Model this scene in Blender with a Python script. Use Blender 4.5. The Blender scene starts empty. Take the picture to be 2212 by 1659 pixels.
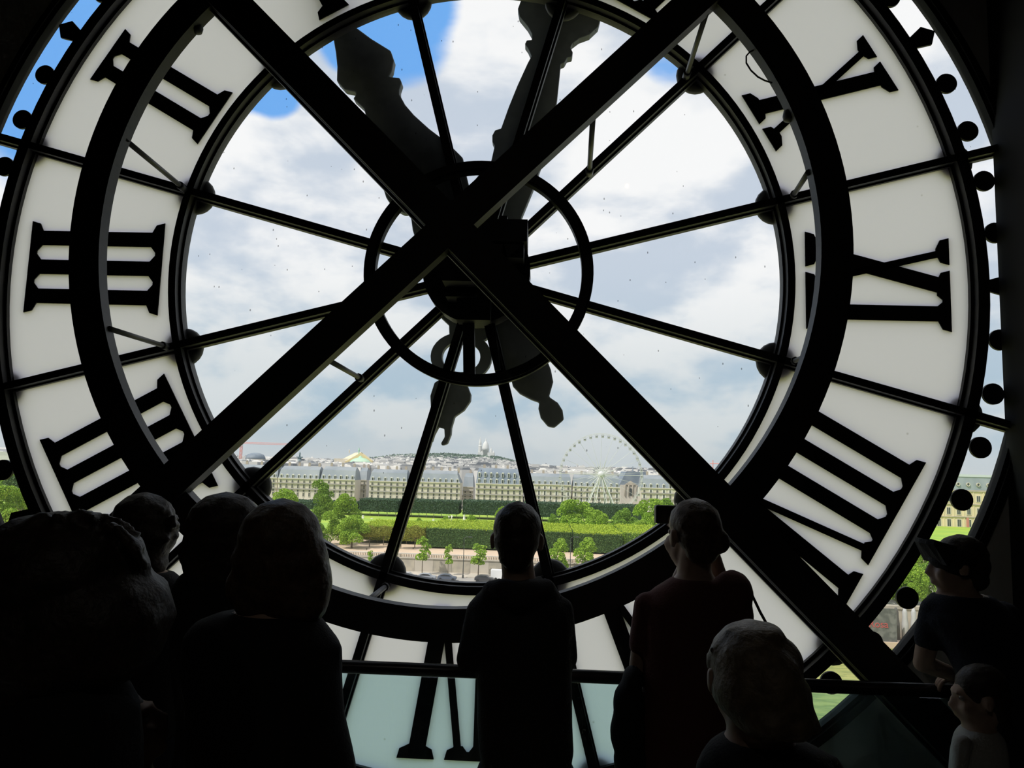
import bpy, bmesh, math, random
import numpy as np
from mathutils import Vector, Matrix

random.seed(7)
rng = np.random.default_rng(7)
PI = math.pi
scene = bpy.context.scene
C = scene.collection

# ------------------------------------------------------------------ camera
IMG_W, IMG_H, FPX = 2212.0, 1659.0, 1600.0
ZC = 2.78                                   # height of the clock's centre above the floor
YAW, PITCH, ROLL = -0.03904989, 0.11168815, 0.03018253
CAM = Vector((0.339, -3.7424, 1.80))
def cam_axes():
    cy, sy, cp, sp = math.cos(YAW), math.sin(YAW), math.cos(PITCH), math.sin(PITCH)
    f = Vector((sy*cp, cy*cp, sp)); r = Vector((cy, -sy, 0)); u = r.cross(f)
    cr, sr = math.cos(ROLL), math.sin(ROLL)
    return cr*r + sr*u, -sr*r + cr*u, f
AX_R, AX_U, AX_F = cam_axes()
cam_data = bpy.data.cameras.new('camera'); cam = bpy.data.objects.new('camera', cam_data); C.objects.link(cam)
cam_data.sensor_width = 36.0; cam_data.lens = FPX*36.0/IMG_W
cam_data.clip_start = 0.05; cam_data.clip_end = 20000
m = Matrix((AX_R, AX_U, -AX_F)).transposed().to_4x4(); m.translation = CAM
cam.matrix_world = m
scene.camera = cam

def ray(px, py):
    return AX_R*((px-IMG_W/2)/FPX) - AX_U*((py-IMG_H/2)/FPX) + AX_F
def P(px, py, y):
    """point at distance plane y (world) seen at photo pixel px, py"""
    d = ray(px, py); t = (y-CAM.y)/d.y
    return CAM + d*t
def PZ(px, py, z):
    d = ray(px, py); t = (z-CAM.z)/d.z
    return CAM + d*t
def pxm(y):
    return (P(1000, 1000, y)-P(1100, 1000, y)).length/100.0   # metres per pixel at plane y

# ------------------------------------------------------------------ view
vs = scene.view_settings
vs.view_transform = 'Standard'; vs.look = 'None'; vs.gamma = 1.0; vs.use_curve_mapping = False
vs.exposure = 0.0

scene.cycles.use_adaptive_sampling = True; scene.cycles.adaptive_threshold = 0.02; scene.cycles.adaptive_min_samples = 16
scene.cycles.max_bounces = 7; scene.cycles.diffuse_bounces = 3; scene.cycles.glossy_bounces = 3
scene.cycles.transparent_max_bounces = 12; scene.cycles.caustics_reflective = False; scene.cycles.caustics_refractive = False

# ------------------------------------------------------------------ sky
def nd(nt, typ, **kw):
    n = nt.nodes.new(typ)
    for k, v in kw.items():
        if k == 'ins':
            for i, val in v.items():
                n.inputs[i].default_value = val
        else:
            setattr(n, k, v)
    return n
def mathn(nt, op, a, b=None, c=None, clamp=False):
    n = nt.nodes.new('ShaderNodeMath'); n.operation = op; n.use_clamp = clamp
    for i, v in enumerate((a, b, c)):
        if v is None: continue
        if isinstance(v, (int, float)): n.inputs[i].default_value = v
        else: nt.links.new(v, n.inputs[i])
    return n.outputs[0]
def mixc(nt, fac, a, b):
    n = nt.nodes.new('ShaderNodeMix'); n.data_type = 'RGBA'; n.clamp_factor = True
    for sock, v in ((n.inputs[0], fac), (n.inputs[6], a), (n.inputs[7], b)):
        if isinstance(v, (int, float)): sock.default_value = v
        elif isinstance(v, (tuple, list)): sock.default_value = (*v, 1)
        else: nt.links.new(v, sock)
    return n.outputs[2]
def maprange(nt, v, a, b, c=0.0, d=1.0, smooth=True):
    n = nt.nodes.new('ShaderNodeMapRange'); n.interpolation_type = 'SMOOTHSTEP' if smooth else 'LINEAR'
    nt.links.new(v, n.inputs[0])
    for i, x in enumerate((a, b, c, d)): n.inputs[i+1].default_value = x
    return n.outputs[0]

SKY_STRENGTH = 1.0
world = bpy.data.worlds.new('sky'); scene.world = world; world.use_nodes = True
nt = world.node_tree; nt.nodes.clear()
tc = nd(nt, 'ShaderNodeTexCoord'); sep = nd(nt, 'ShaderNodeSeparateXYZ')
nt.links.new(tc.outputs['Generated'], sep.inputs[0])
zz = mathn(nt, 'MAXIMUM', sep.outputs[2], 0.0)
den = mathn(nt, 'ADD', zz, 0.60)
cmb = nd(nt, 'ShaderNodeCombineXYZ')
nt.links.new(mathn(nt, 'DIVIDE', sep.outputs[0], den), cmb.inputs[0])
nt.links.new(mathn(nt, 'DIVIDE', sep.outputs[1], den), cmb.inputs[1])
nt.links.new(mathn(nt, 'MULTIPLY', sep.outputs[2], 1.5), cmb.inputs[2])
n1 = nd(nt, 'ShaderNodeTexNoise', ins={'Scale': 2.4, 'Detail': 6.0, 'Roughness': 0.56, 'Distortion': 0.25})
nt.links.new(cmb.outputs[0], n1.inputs['Vector'])
mp = nd(nt, 'ShaderNodeMapping'); mp.inputs[1].default_value = (3.1, 1.7, 0.4)
nt.links.new(cmb.outputs[0], mp.inputs[0])
n2 = nd(nt, 'ShaderNodeTexNoise', ins={'Scale': 4.2, 'Detail': 7.0, 'Roughness': 0.52, 'Distortion': 0.12})
nt.links.new(mp.outputs[0], n2.inputs['Vector'])
# clear blue gaps between the clouds
cover = n1.outputs['Fac']
for (gx, gy, ang, amt) in ((850, 55, 4.6, 0.42), (150, 90, 9.5, 0.40), (592, 190, 2.2, 0.34), (1445, 135, 2.0, 0.20), (340, 50, 7.0, 0.35), (735, 105, 1.8, 0.20)):
    d = ray(gx, gy).normalized()
    vd = nd(nt, 'ShaderNodeVectorMath', operation='DOT_PRODUCT'); vd.inputs[1].default_value = d
    nt.links.new(tc.outputs['Generated'], vd.inputs[0])
    g = maprange(nt, vd.outputs['Value'], math.cos(math.radians(ang*1.25)), math.cos(math.radians(ang*0.35)), 0.0, amt)
    cover = mathn(nt, 'SUBTRACT', cover, g)
mask = maprange(nt, cover, 0.17, 0.38)
hz = maprange(nt, sep.outputs[2], 0.0, 0.30)
blue = mixc(nt, hz, (0.42, 0.62, 0.80), (0.17, 0.44, 0.92))
shade = maprange(nt, n2.outputs['Fac'], 0.40, 0.58)
up = maprange(nt, sep.outputs[2], 0.06, 0.30)
dark_cloud = mixc(nt, up, (0.44, 0.575, 0.68), (0.60, 0.675, 0.78))
light_cloud = mixc(nt, up, (0.70, 0.75, 0.77), (1.0, 1.0, 1.0))
cloud = mixc(nt, shade, dark_cloud, light_cloud)
col = mixc(nt, mask, blue, cloud)
low = maprange(nt, sep.outputs[2], -0.02, 0.09)
col = mixc(nt, low, (0.60, 0.645, 0.66), col)
world.cycles.sampling_method = 'MANUAL'; world.cycles.sample_map_resolution = 512
bg = nd(nt, 'ShaderNodeBackground'); bg.inputs[1].default_value = SKY_STRENGTH
nt.links.new(col, bg.inputs[0])
wo = nd(nt, 'ShaderNodeOutputWorld'); nt.links.new(bg.outputs[0], wo.inputs[0])

# ------------------------------------------------------------------ sun (high, behind and to the left of the building)
sun_d = bpy.data.lights.new('sun', 'SUN'); sun = bpy.data.objects.new('sun', sun_d); C.objects.link(sun)
sun_d.energy = 3.6; sun_d.angle = math.radians(1.2); sun_d.color = (1.0, 0.95, 0.85)
sun.rotation_euler = (-Vector((-0.50, -0.42, 0.80))).to_track_quat('-Z', 'Y').to_euler()

# ------------------------------------------------------------------ materials
MATS = {}
def pmat(name, col, rough=0.6, metal=0.0, noise=None, spec=None, bump=None, island=None, transl=None):
    """noise=(scale, colour2, lo, hi); island=(colour2) random per loose piece; bump=(scale,strength)"""
    if name in MATS: return MATS[name]
    mt = bpy.data.materials.new(name); mt.use_nodes = True
    nt = mt.node_tree; b = nt.nodes['Principled BSDF']
    b.inputs['Base Color'].default_value = (*col, 1); b.inputs['Roughness'].default_value = rough
    b.inputs['Metallic'].default_value = metal
    if spec is not None: b.inputs['Specular IOR Level'].default_value = spec
    src = None
    if island:
        g = nd(nt, 'ShaderNodeNewGeometry')
        src = mixc(nt, g.outputs['Random Per Island'], col, island)
    if noise:
        tc = nd(nt, 'ShaderNodeTexCoord')
        tn = nd(nt, 'ShaderNodeTexNoise', ins={'Scale': noise[0], 'Detail': 6.0})
        nt.links.new(tc.outputs['Object'], tn.inputs['Vector'])
        f = maprange(nt, tn.outputs['Fac'], noise[2] if len(noise) > 2 else 0.35, noise[3] if len(noise) > 3 else 0.65)
        src = mixc(nt, f, src if src is not None else col, noise[1])
    if src is not None: nt.links.new(src, b.inputs['Base Color'])
    if bump:
        tc = nd(nt, 'ShaderNodeTexCoord')
        tn = nd(nt, 'ShaderNodeTexNoise', ins={'Scale': bump[0], 'Detail': 5.0})
        nt.links.new(tc.outputs['Object'], tn.inputs['Vector'])
        bp = nd(nt, 'ShaderNodeBump', ins={'Strength': bump[1], 'Distance': 0.02})
        nt.links.new(tn.outputs['Fac'], bp.inputs['Height']); nt.links.new(bp.outputs[0], b.inputs['Normal'])
    if transl:
        t = nd(nt, 'ShaderNodeBsdfTranslucent')
        if src is not None: nt.links.new(src, t.inputs[0])
        else: t.inputs[0].default_value = (*col, 1)
        mx = nd(nt, 'ShaderNodeMixShader'); mx.inputs[0].default_value = transl
        nt.links.new(b.outputs[0], mx.inputs[1]); nt.links.new(t.outputs[0], mx.inputs[2])
        nt.links.new(mx.outputs[0], nt.nodes['Material Output'].inputs[0])
    MATS[name] = mt
    return mt

iron = pmat('black painted iron', (0.018, 0.018, 0.020), 0.55, noise=(9.0, (0.028, 0.026, 0.026)), bump=(40, 0.03))
bronze = pmat('weathered bronze', (0.045, 0.058, 0.062), 0.6, noise=(7.0, (0.085, 0.105, 0.105)))
iron_grey = pmat('grey painted iron', (0.05, 0.05, 0.055), 0.5, noise=(12.0, (0.07, 0.068, 0.07)))
plaster = pmat('grey plaster', (0.74, 0.74, 0.74), 0.9, noise=(1.4, (0.80, 0.795, 0.78)))
dark_wall = pmat('dark wall paint', (0.02, 0.02, 0.022), 0.9, noise=(2.0, (0.03, 0.03, 0.03)))
floor_m = pmat('pale oak floor', (0.52, 0.46, 0.38), 0.5, noise=(3.0, (0.60, 0.53, 0.44)))

def glass_mat(name, tint=(1, 1, 1), refl=0.045, dirt=True, dust=0.0):
    mt = bpy.data.materials.new(name); mt.use_nodes = True; nt = mt.node_tree; nt.nodes.clear()
    out = nd(nt, 'ShaderNodeOutputMaterial')
    tr = nd(nt, 'ShaderNodeBsdfTransparent'); tr.inputs[0].default_value = (*tint, 1)
    gl = nd(nt, 'ShaderNodeBsdfGlossy'); gl.inputs['Roughness'].default_value = 0.02
    mx = nd(nt, 'ShaderNodeMixShader'); mx.inputs[0].default_value = refl
    nt.links.new(tr.outputs[0], mx.inputs[1]); nt.links.new(gl.outputs[0], mx.inputs[2])
    last = mx.outputs[0]
    if dirt:
        tc = nd(nt, 'ShaderNodeTexCoord')
        mp = nd(nt, 'ShaderNodeMapping'); mp.inputs[3].default_value = (1.0, 1.0, 0.55)   # specks run downwards
        nt.links.new(tc.outputs['Object'], mp.inputs[0])
        vo = nd(nt, 'ShaderNodeTexVoronoi', ins={'Scale': 34.0, 'Randomness': 1.0}); vo.feature = 'F1'
        nt.links.new(mp.outputs[0], vo.inputs['Vector'])
        big = nd(nt, 'ShaderNodeTexNoise', ins={'Scale': 2.2, 'Detail': 2.0})
        nt.links.new(tc.outputs['Object'], big.inputs['Vector'])
        sc = nd(nt, 'ShaderNodeSeparateColor'); nt.links.new(vo.outputs['Color'], sc.inputs[0])
        keep = mathn(nt, 'GREATER_THAN', mathn(nt, 'ADD', sc.outputs[0], mathn(nt, 'MULTIPLY', big.outputs['Fac'], 0.6)), 0.90)
        size = mathn(nt, 'MULTIPLY', mathn(nt, 'MULTIPLY', sc.outputs[1], sc.outputs[1]), 0.115)
        spot = mathn(nt, 'LESS_THAN', vo.outputs['Distance'], size)
        fac = mathn(nt, 'MULTIPLY', mathn(nt, 'MULTIPLY', keep, spot), 0.6)
        df = nd(nt, 'ShaderNodeBsdfDiffuse'); df.inputs[0].default_value = (0.10, 0.10, 0.11, 1)
        m2 = nd(nt, 'ShaderNodeMixShader'); nt.links.new(fac, m2.inputs[0])
        nt.links.new(last, m2.inputs[1]); nt.links.new(df.outputs[0], m2.inputs[2]); last = m2.outputs[0]
    if dust:
        tl = nd(nt, 'ShaderNodeBsdfTranslucent'); tl.inputs[0].default_value = (0.9, 0.92, 0.92, 1)
        m3 = nd(nt, 'ShaderNodeMixShader'); m3.inputs[0].default_value = dust
        nt.links.new(last, m3.inputs[1]); nt.links.new(tl.outputs[0], m3.inputs[2]); last = m3.outputs[0]
    nt.links.new(last, out.inputs[0])
    return mt
clear_glass = glass_mat('clear glass', (0.985, 0.99, 0.995), 0.04, True, 0.03)
back_glass = glass_mat('clear glass back', (1, 1, 1), 0.0, False)
guard_glass = glass_mat('greenish guard glass', (0.79, 0.93, 0.94), 0.05, False)

def frosted_mat():
    mt = bpy.data.materials.new('frosted white glass'); mt.use_nodes = True; nt = mt.node_tree; nt.nodes.clear()
    out = nd(nt, 'ShaderNodeOutputMaterial')
    tc = nd(nt, 'ShaderNodeTexCoord')
    n = nd(nt, 'ShaderNodeTexNoise', ins={'Scale': 1.1, 'Detail': 5.0}); nt.links.new(tc.outputs['Object'], n.inputs['Vector'])
    c = mixc(nt, n.outputs['Fac'], (0.80, 0.765, 0.83), (0.85, 0.81, 0.875))
    vo = nd(nt, 'ShaderNodeTexVoronoi', ins={'Scale': 11.0}); nt.links.new(tc.outputs['Object'], vo.inputs['Vector'])
    sc = nd(nt, 'ShaderNodeSeparateColor'); nt.links.new(vo.outputs['Color'], sc.inputs[0])
    keep = mathn(nt, 'GREATER_THAN', sc.outputs[0], 0.72)
    spot = maprange(nt, vo.outputs['Distance'], 0.03, 0.085, 1.0, 0.0)
    fac = mathn(nt, 'MULTIPLY', mathn(nt, 'MULTIPLY', keep, spot), mathn(nt, 'MULTIPLY', sc.outputs[1], 0.4))
    c = mixc(nt, fac, c, (0.35, 0.32, 0.28))
    tl = nd(nt, 'ShaderNodeBsdfTranslucent'); nt.links.new(c, tl.inputs[0])
    df = nd(nt, 'ShaderNodeBsdfDiffuse'); nt.links.new(c, df.inputs[0])
    mx = nd(nt, 'ShaderNodeMixShader'); mx.inputs[0].default_value = 0.06
    nt.links.new(tl.outputs[0], mx.inputs[1]); nt.links.new(df.outputs[0], mx.inputs[2])
    nt.links.new(mx.outputs[0], out.inputs[0])
    return mt
frosted = frosted_mat()

# ------------------------------------------------------------------ mesh helpers
class MB:
    def __init__(s): s.v = []; s.f = []; s.m = []
    def add(s, vs, fs, mi=0):
        o = len(s.v); s.v += [tuple(v) for v in vs]; s.f += [tuple(o+i for i in f) for f in fs]; s.m += [mi]*len(fs)
        return s
    def box(s, a, b, mi=0):
        x0, y0, z0 = a; x1, y1, z1 = b
        return s.add([(x0,y0,z0),(x1,y0,z0),(x1,y1,z0),(x0,y1,z0),(x0,y0,z1),(x1,y0,z1),(x1,y1,z1),(x0,y1,z1)],
                     [(0,3,2,1),(4,5,6,7),(0,1,5,4),(1,2,6,5),(2,3,7,6),(3,0,4,7)], mi)
    def prism(s, poly, y0, y1, mi=0, mi_back=None):
        """polygon in (x,z), extruded from y0 (front) to y1"""
        n = len(poly)
        area = sum(poly[i][0]*poly[(i+1) % n][1]-poly[(i+1) % n][0]*poly[i][1] for i in range(n))
        if area < 0: poly = poly[::-1]
        o = len(s.v)
        s.v += [(x, y0, z) for x, z in poly]+[(x, y1, z) for x, z in poly]
        s.f.append(tuple(o+i for i in range(n))); s.m.append(mi)
        s.f.append(tuple(o+n+i for i in reversed(range(n)))); s.m.append(mi if mi_back is None else mi_back)
        for i in range(n):
            j = (i+1) % n
            s.f.append((o+i, o+n+i, o+n+j, o+j)); s.m.append(mi if mi_back is None else mi_back)
        return s
    def bar(s, a, b, w, h, up=(0, 1, 0), mi=0):
        a = Vector(a); b = Vector(b); d = (b-a).normalized(); upv = Vector(up)
        side = d.cross(upv).normalized(); u2 = side.cross(d).normalized()
        pts = []
        for q in (a, b):
            for i, j in ((-1,-1),(1,-1),(1,1),(-1,1)): pts.append(q+side*(w/2*i)+u2*(h/2*j))
        return s.add(pts, [(0,3,2,1),(4,5,6,7),(0,1,5,4),(1,2,6,5),(2,3,7,6),(3,0,4,7)], mi)
    def tube(s, pts, r, n=8, mi=0, caps=True):
        pts = [Vector(q) for q in pts]; rs = r if isinstance(r, (list, tuple)) else [r]*len(pts)
        o = len(s.v); prev = None
        for i, q in enumerate(pts):
            d = (pts[min(i+1, len(pts)-1)]-pts[max(i-1, 0)]).normalized()
            if prev is None:
                ref = Vector((0, 0, 1)) if abs(d.z) < 0.9 else Vector((1, 0, 0)); e1 = d.cross(ref).normalized()
            else: e1 = (prev-d*prev.dot(d)).normalized()
            prev = e1; e2 = d.cross(e1)
            for k in range(n):
                a = 2*PI*k/n; s.v.append(tuple(q+(e1*math.cos(a)+e2*math.sin(a))*rs[i]))
        for i in range(len(pts)-1):
            for k in range(n):
                k2 = (k+1) % n; s.f.append((o+i*n+k, o+i*n+k2, o+(i+1)*n+k2, o+(i+1)*n+k)); s.m.append(mi)
        if caps:
            s.f.append(tuple(o+k for k in reversed(range(n)))); s.m.append(mi)
            s.f.append(tuple(o+(len(pts)-1)*n+k for k in range(n))); s.m.append(mi)
        return s
    def ring(s, cx, cz, r0, r1, y0, y1, n=96, mi=0, a0=0.0, a1=2*PI):
        """flat ring (or sector) of rectangular section about an axis along y"""
        full = abs(a1-a0-2*PI) < 1e-6; o = len(s.v); k = n if full else n+1
        for i in range(k):
            a = a0+(a1-a0)*i/n; c, q = math.cos(a), math.sin(a)
            s.v += [(cx+r0*c, y0, cz+r0*q), (cx+r1*c, y0, cz+r1*q), (cx+r1*c, y1, cz+r1*q), (cx+r0*c, y1, cz+r0*q)]
        for i in range(n):
            a = o+4*i; b = o+4*((i+1) % k)
            for j in range(4):
                j2 = (j+1) % 4; s.f.append((a+j, a+j2, b+j2, b+j)); s.m.append(mi)
        if not full:
            s.f.append((o, o+3, o+2, o+1)); s.m.append(mi); e = o+4*n; s.f.append((e, e+1, e+2, e+3)); s.m.append(mi)
        return s
    def lathe(s, prof, origin=(0, 0, 0), n=16, mi=0, sx=1.0, sy=1.0):
        """profile [(r, z)] about a vertical axis"""
        o = len(s.v); ox, oy, oz = origin
        for r, z in prof:
            for k in range(n):
                a = 2*PI*k/n; s.v.append((ox+r*sx*math.cos(a), oy+r*sy*math.sin(a), oz+z))
        for i in range(len(prof)-1):
            for k in range(n):
                k2 = (k+1) % n; s.f.append((o+i*n+k, o+i*n+k2, o+(i+1)*n+k2, o+(i+1)*n+k)); s.m.append(mi)
        s.f.append(tuple(o+k for k in reversed(range(n)))); s.m.append(mi)
        s.f.append(tuple(o+(len(prof)-1)*n+k for k in range(n))); s.m.append(mi)
        return s
    def sphere(s, c, r, n=12, rings=7, mi=0):
        rx, ry, rz = (r, r, r) if isinstance(r, (int, float)) else r
        o = len(s.v)
        for i in range(1, rings):
            t = PI*i/rings
            for k in range(n):
                a = 2*PI*k/n; s.v.append((c[0]+rx*math.sin(t)*math.cos(a), c[1]+ry*math.sin(t)*math.sin(a), c[2]+rz*math.cos(t)))
        top = len(s.v); s.v.append((c[0], c[1], c[2]+rz)); s.v.append((c[0], c[1], c[2]-rz))
        for i in range(rings-2):
            for k in range(n):
                k2 = (k+1) % n; s.f.append((o+i*n+k, o+(i+1)*n+k, o+(i+1)*n+k2, o+i*n+k2)); s.m.append(mi)
        for k in range(n):
            k2 = (k+1) % n
            s.f.append((top, o+k, o+k2)); s.m.append(mi); b = o+(rings-2)*n; s.f.append((top+1, b+k2, b+k)); s.m.append(mi)
        return s
    def mesh(s, name, mats, smooth=False, origin=None):
        me = bpy.data.meshes.new(name)
        vs = s.v if origin is None else [(x-origin[0], y-origin[1], z-origin[2]) for x, y, z in s.v]
        me.from_pydata(vs, [], s.f)
        for mt in (mats if isinstance(mats, (list, tuple)) else [mats]): me.materials.append(mt)
        if any(s.m): me.polygons.foreach_set('material_index', s.m)
        if smooth: me.polygons.foreach_set('use_smooth', [True]*len(s.f))
        me.update()
        return me
    def obj(s, name, mats, parent=None, smooth=False, origin=None):
        me = s.mesh(name, mats, smooth, origin)
        return link(name, me, parent, origin)
def link(name, me, parent=None, loc=None):
    o = bpy.data.objects.new(name, me); C.objects.link(o)
    if loc is not None: o.location = loc
    if parent is not None:
        o.parent = parent; o.matrix_parent_inverse = parent.matrix_basis.inverted()
    return o
def tag(o, label, cat, group=None, kind=None):
    if label: o['label'] = label
    if cat: o['category'] = cat
    if group: o['group'] = group
    if kind: o['kind'] = kind
    return o
def empty(name, loc, label, cat, group=None):
    o = bpy.data.objects.new(name, None); C.objects.link(o); o.location = loc; o.empty_display_size = 0.2
    return tag(o, label, cat, group)
def struct(o, label=None):
    o['kind'] = 'structure'
    if label: o['label'] = label
    return o
# ================================================================== the room
def wall_with_hole(name, x0, x1, z0, z1, cz, r, y0, y1, mat, n=128):
    mb = MB(); inner = []; outer = []
    for i in range(n):
        a = 2*PI*i/n; c, s = math.cos(a), math.sin(a)
        tx = (x1 if c > 0 else x0)/c if abs(c) > 1e-9 else 1e9
        tz = ((z1-cz) if s > 0 else (z0-cz))/s if abs(s) > 1e-9 else 1e9
        t = min(abs(tx), abs(tz)); inner.append((r*c, cz+r*s)); outer.append((t*c, cz+t*s))
    # exact corners
    for cx, cz_ in ((x0, z0), (x1, z0), (x0, z1), (x1, z1)):
        k = min(range(n), key=lambda i: (outer[i][0]-cx)**2+(outer[i][1]-cz_)**2); outer[k] = (cx, cz_)
    vs = [(x, y, z) for y in (y0, y1) for x, z in inner+outer]; fs = []
    for i in range(n):
        j = (i+1) % n
        fs += [(i, j, n+j, n+i), (2*n+i, 3*n+i, 3*n+j, 2*n+j), (i, 2*n+i, 2*n+j, j), (n+i, n+j, 3*n+j, 3*n+i)]
    mb.add(vs, fs)
    return mb.obj(name, mat)
XR = 2.62
struct(wall_with_hole('wall_front', -6.2, 6.2, -0.25, 7.2, ZC, 2.765, -0.025, 0.02, plaster), 'dim grey plastered wall around the round clock opening')
struct(MB().box((-6.2, -9.2, -0.25), (6.2, -0.025, 0.0)).obj('floor', floor_m), 'dark wooden floor of the gallery')
struct(MB().box((-6.2, -9.2, 7.0), (6.2, -0.025, 7.3)).obj('ceiling', dark_wall), 'dark ceiling of the gallery')
struct(MB().box((-6.3, -9.2, 0), (-6.0, -0.025, 7.0)).obj('wall_left', dark_wall), 'dark side wall')
struct(MB().box((XR, -9.2, 0), (XR+0.3, -0.025, 7.0)).obj('wall_right', dark_wall), 'black side wall hiding the right rim of the clock')
struct(MB().box((-6.3, -9.5, 0), (6.3, -9.2, 7.3)).obj('wall_back', dark_wall), 'dark wall behind the visitors')

tr = MB(); tr.ring(0, ZC, 2.744, 2.81, -0.042, -0.026, 160); tr.ring(0, ZC, 2.744, 2.7645, -0.026, 0.022, 160); tr.ring(0, ZC, 2.762, 2.785, -0.060, -0.042, 160)
struct(tr.obj('trim_1', pmat('matt black iron', (0.012, 0.012, 0.013), 0.85, spec=0.2)), 'black stepped iron rim around the clock opening')

# ---- added unseen spot lamps, inferred from reflections, aimed to lift wall and child
lamp_black = pmat('black lamp metal', (0.02, 0.02, 0.02), 0.5)
def glow_mat():
    mt = bpy.data.materials.new('warm lamp glow'); mt.use_nodes = True; nt = mt.node_tree; nt.nodes.clear()
    em = nd(nt, 'ShaderNodeEmission'); em.inputs[0].default_value = (1.0, 0.62, 0.30, 1); em.inputs[1].default_value = 14.0
    out = nd(nt, 'ShaderNodeOutputMaterial'); nt.links.new(em.outputs[0], out.inputs[0]); return mt
glow = glow_mat()
for (lx, tgt, pw, cone, lab) in ((-1.6, (2.4, 0.0, 0.6), 13.0, 46, 'unseen black spot lamp added to lift the front wall, left one of the pair'), (1.6, (-0.6, -1.93, 1.1), 15.0, 26, 'unseen black spot lamp added to brighten a child, right one of the pair')):
    pos = Vector((lx, -7.4, 6.2)); d = (Vector(tgt)-pos).normalized()
    lt = empty('fill_spot_lamp', (lx, -7.4, 7.0), lab, 'lamp', 'added spot lamps at the back of the gallery')
    MB().tube([(lx, -7.4, 7.0), (lx, -7.4, 6.3)], 0.012, 8).obj('stem', lamp_black, lt)
    MB().tube([pos-d*0.12, pos-d*0.02, pos+d*0.10], [0.04, 0.065, 0.075], 14, caps=False).obj('shade', lamp_black, lt, True)
    MB().sphere(pos+d*0.02, 0.03, 10, 6).obj('bulb', glow, lt, True)
    ld = bpy.data.lights.new('fill_lamp_light', 'SPOT'); ld.energy = pw; ld.color = (1.0, 0.90, 0.76); ld.spot_size = math.radians(cone); ld.spot_blend = 0.9; ld.shadow_soft_size = 0.05
    lo = bpy.data.objects.new('fill_lamp_light', ld); C.objects.link(lo); lo.location = pos+d*0.08; lo.rotation_euler = d.to_track_quat('-Z', 'Y').to_euler()
    lo.parent = lt; lo.matrix_parent_inverse = lt.matrix_basis.inverted()

# ================================================================== the clock
clock = empty('station_clock', (0, 0, ZC-2.74), 'huge round glass station clock seen from behind with black Roman numerals', 'clock')
R_IN0, R_IN1, R_OUT0, R_OUT1, R_RIM = 1.553, 1.612, 2.482, 2.572, 2.742

def bars_ring(name, r0, r1, rf0, rf1):
    mb = MB(); mb.ring(0, ZC, r0, r1, -0.022, 0.03, 144); mb.ring(0, ZC, rf0, rf1, -0.062, -0.022, 144)
    o = mb.obj(name, iron, clock); return o
bars_ring('inner_glazing_ring', R_IN0, R_IN1, R_IN0+0.012, R_IN1-0.010)
bars_ring('outer_glazing_ring', R_OUT0, R_OUT1, R_OUT0+0.016, R_OUT1-0.018)

def polar(r, a, t=0.0):
    return (r*math.cos(a)-t*math.sin(a), ZC+r*math.sin(a)+t*math.cos(a))
def radial_box(mb, r0, r1, t0, t1, a, y0, y1, mi=0):
    mb.prism([polar(r0, a, t0), polar(r1, a, t0), polar(r1, a, t1), polar(r0, a, t1)], y0, y1, mi)
for k in range(12):
    a = math.radians(15+30*k); mb = MB()
    radial_box(mb, 0.22, R_RIM, -0.028, 0.028, a, -0.022, 0.02)
    radial_box(mb, 0.22, R_RIM, -0.018, 0.018, a, -0.062, -0.022)
    mb.obj('glazing_bar', iron, clock)

def sector(r0, r1, a0, a1, y0, y1, n, mats, name):
    inner = [polar(r0, a0+(a1-a0)*i/n) for i in range(n+1)]; outer = [polar(r1, a0+(a1-a0)*i/n) for i in range(n+1)]
    mb = MB(); o = 0; N = n+1
    vs = [(x, y, z) for y in (y0, y1) for x, z in inner+outer]; fs = []; ms = []
    for i in range(n):
        fs.append((i, i+1, N+i+1, N+i)); ms.append(0)
        fs.append((2*N+i, 3*N+i, 3*N+i+1, 2*N+i+1)); ms.append(1)
        fs.append((i, 2*N+i, 2*N+i+1, i+1)); ms.append(1)
        fs.append((N+i, N+i+1, 3*N+i+1, 3*N+i)); ms.append(1)
    fs.append((0, N, 3*N, 2*N)); ms.append(1); fs.append((n, 2*N+n, 3*N+n, N+n)); ms.append(1)
    mb.v = vs; mb.f = fs; mb.m = ms
    return mb.obj(name, mats, clock)
for k in range(12):
    a0 = math.radians(15+30*k); a1 = a0+math.radians(30)
    sector(0.24, R_IN0+0.004, a0, a1, 0.000, 0.006, 10, [clear_glass, back_glass], 'clear_pane')
    sector(R_IN1-0.004, R_OUT0+0.004, a0, a1, 0.000, 0.006, 12, [frosted, back_glass], 'frosted_pane')
    sector(R_OUT1-0.004, R_RIM+0.003, a0, a1, 0.000, 0.006, 12, [clear_glass, back_glass], 'rim_pane')

# cast bosses where ring and bars cross (outside the glass)
boss_me = MB().lathe([(0.03, 0.0), (0.096, 0.002), (0.102, 0.018), (0.096, 0.034), (0.05, 0.052), (0.0015, 0.058)], (0, 0, 0), 20).mesh('boss', iron, True)
for k in range(12):
    a = math.radians(15+30*k)
    for r in (0.5*(R_IN0+R_IN1), 0.5*(R_OUT0+R_OUT1)):
        x, z = polar(r, a); b = link('boss', boss_me, None, (x, 0.009, z)); b.rotation_euler = (-PI/2, 0, 0)
        b.parent = clock; b.matrix_parent_inverse = clock.matrix_basis.inverted()

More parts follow.
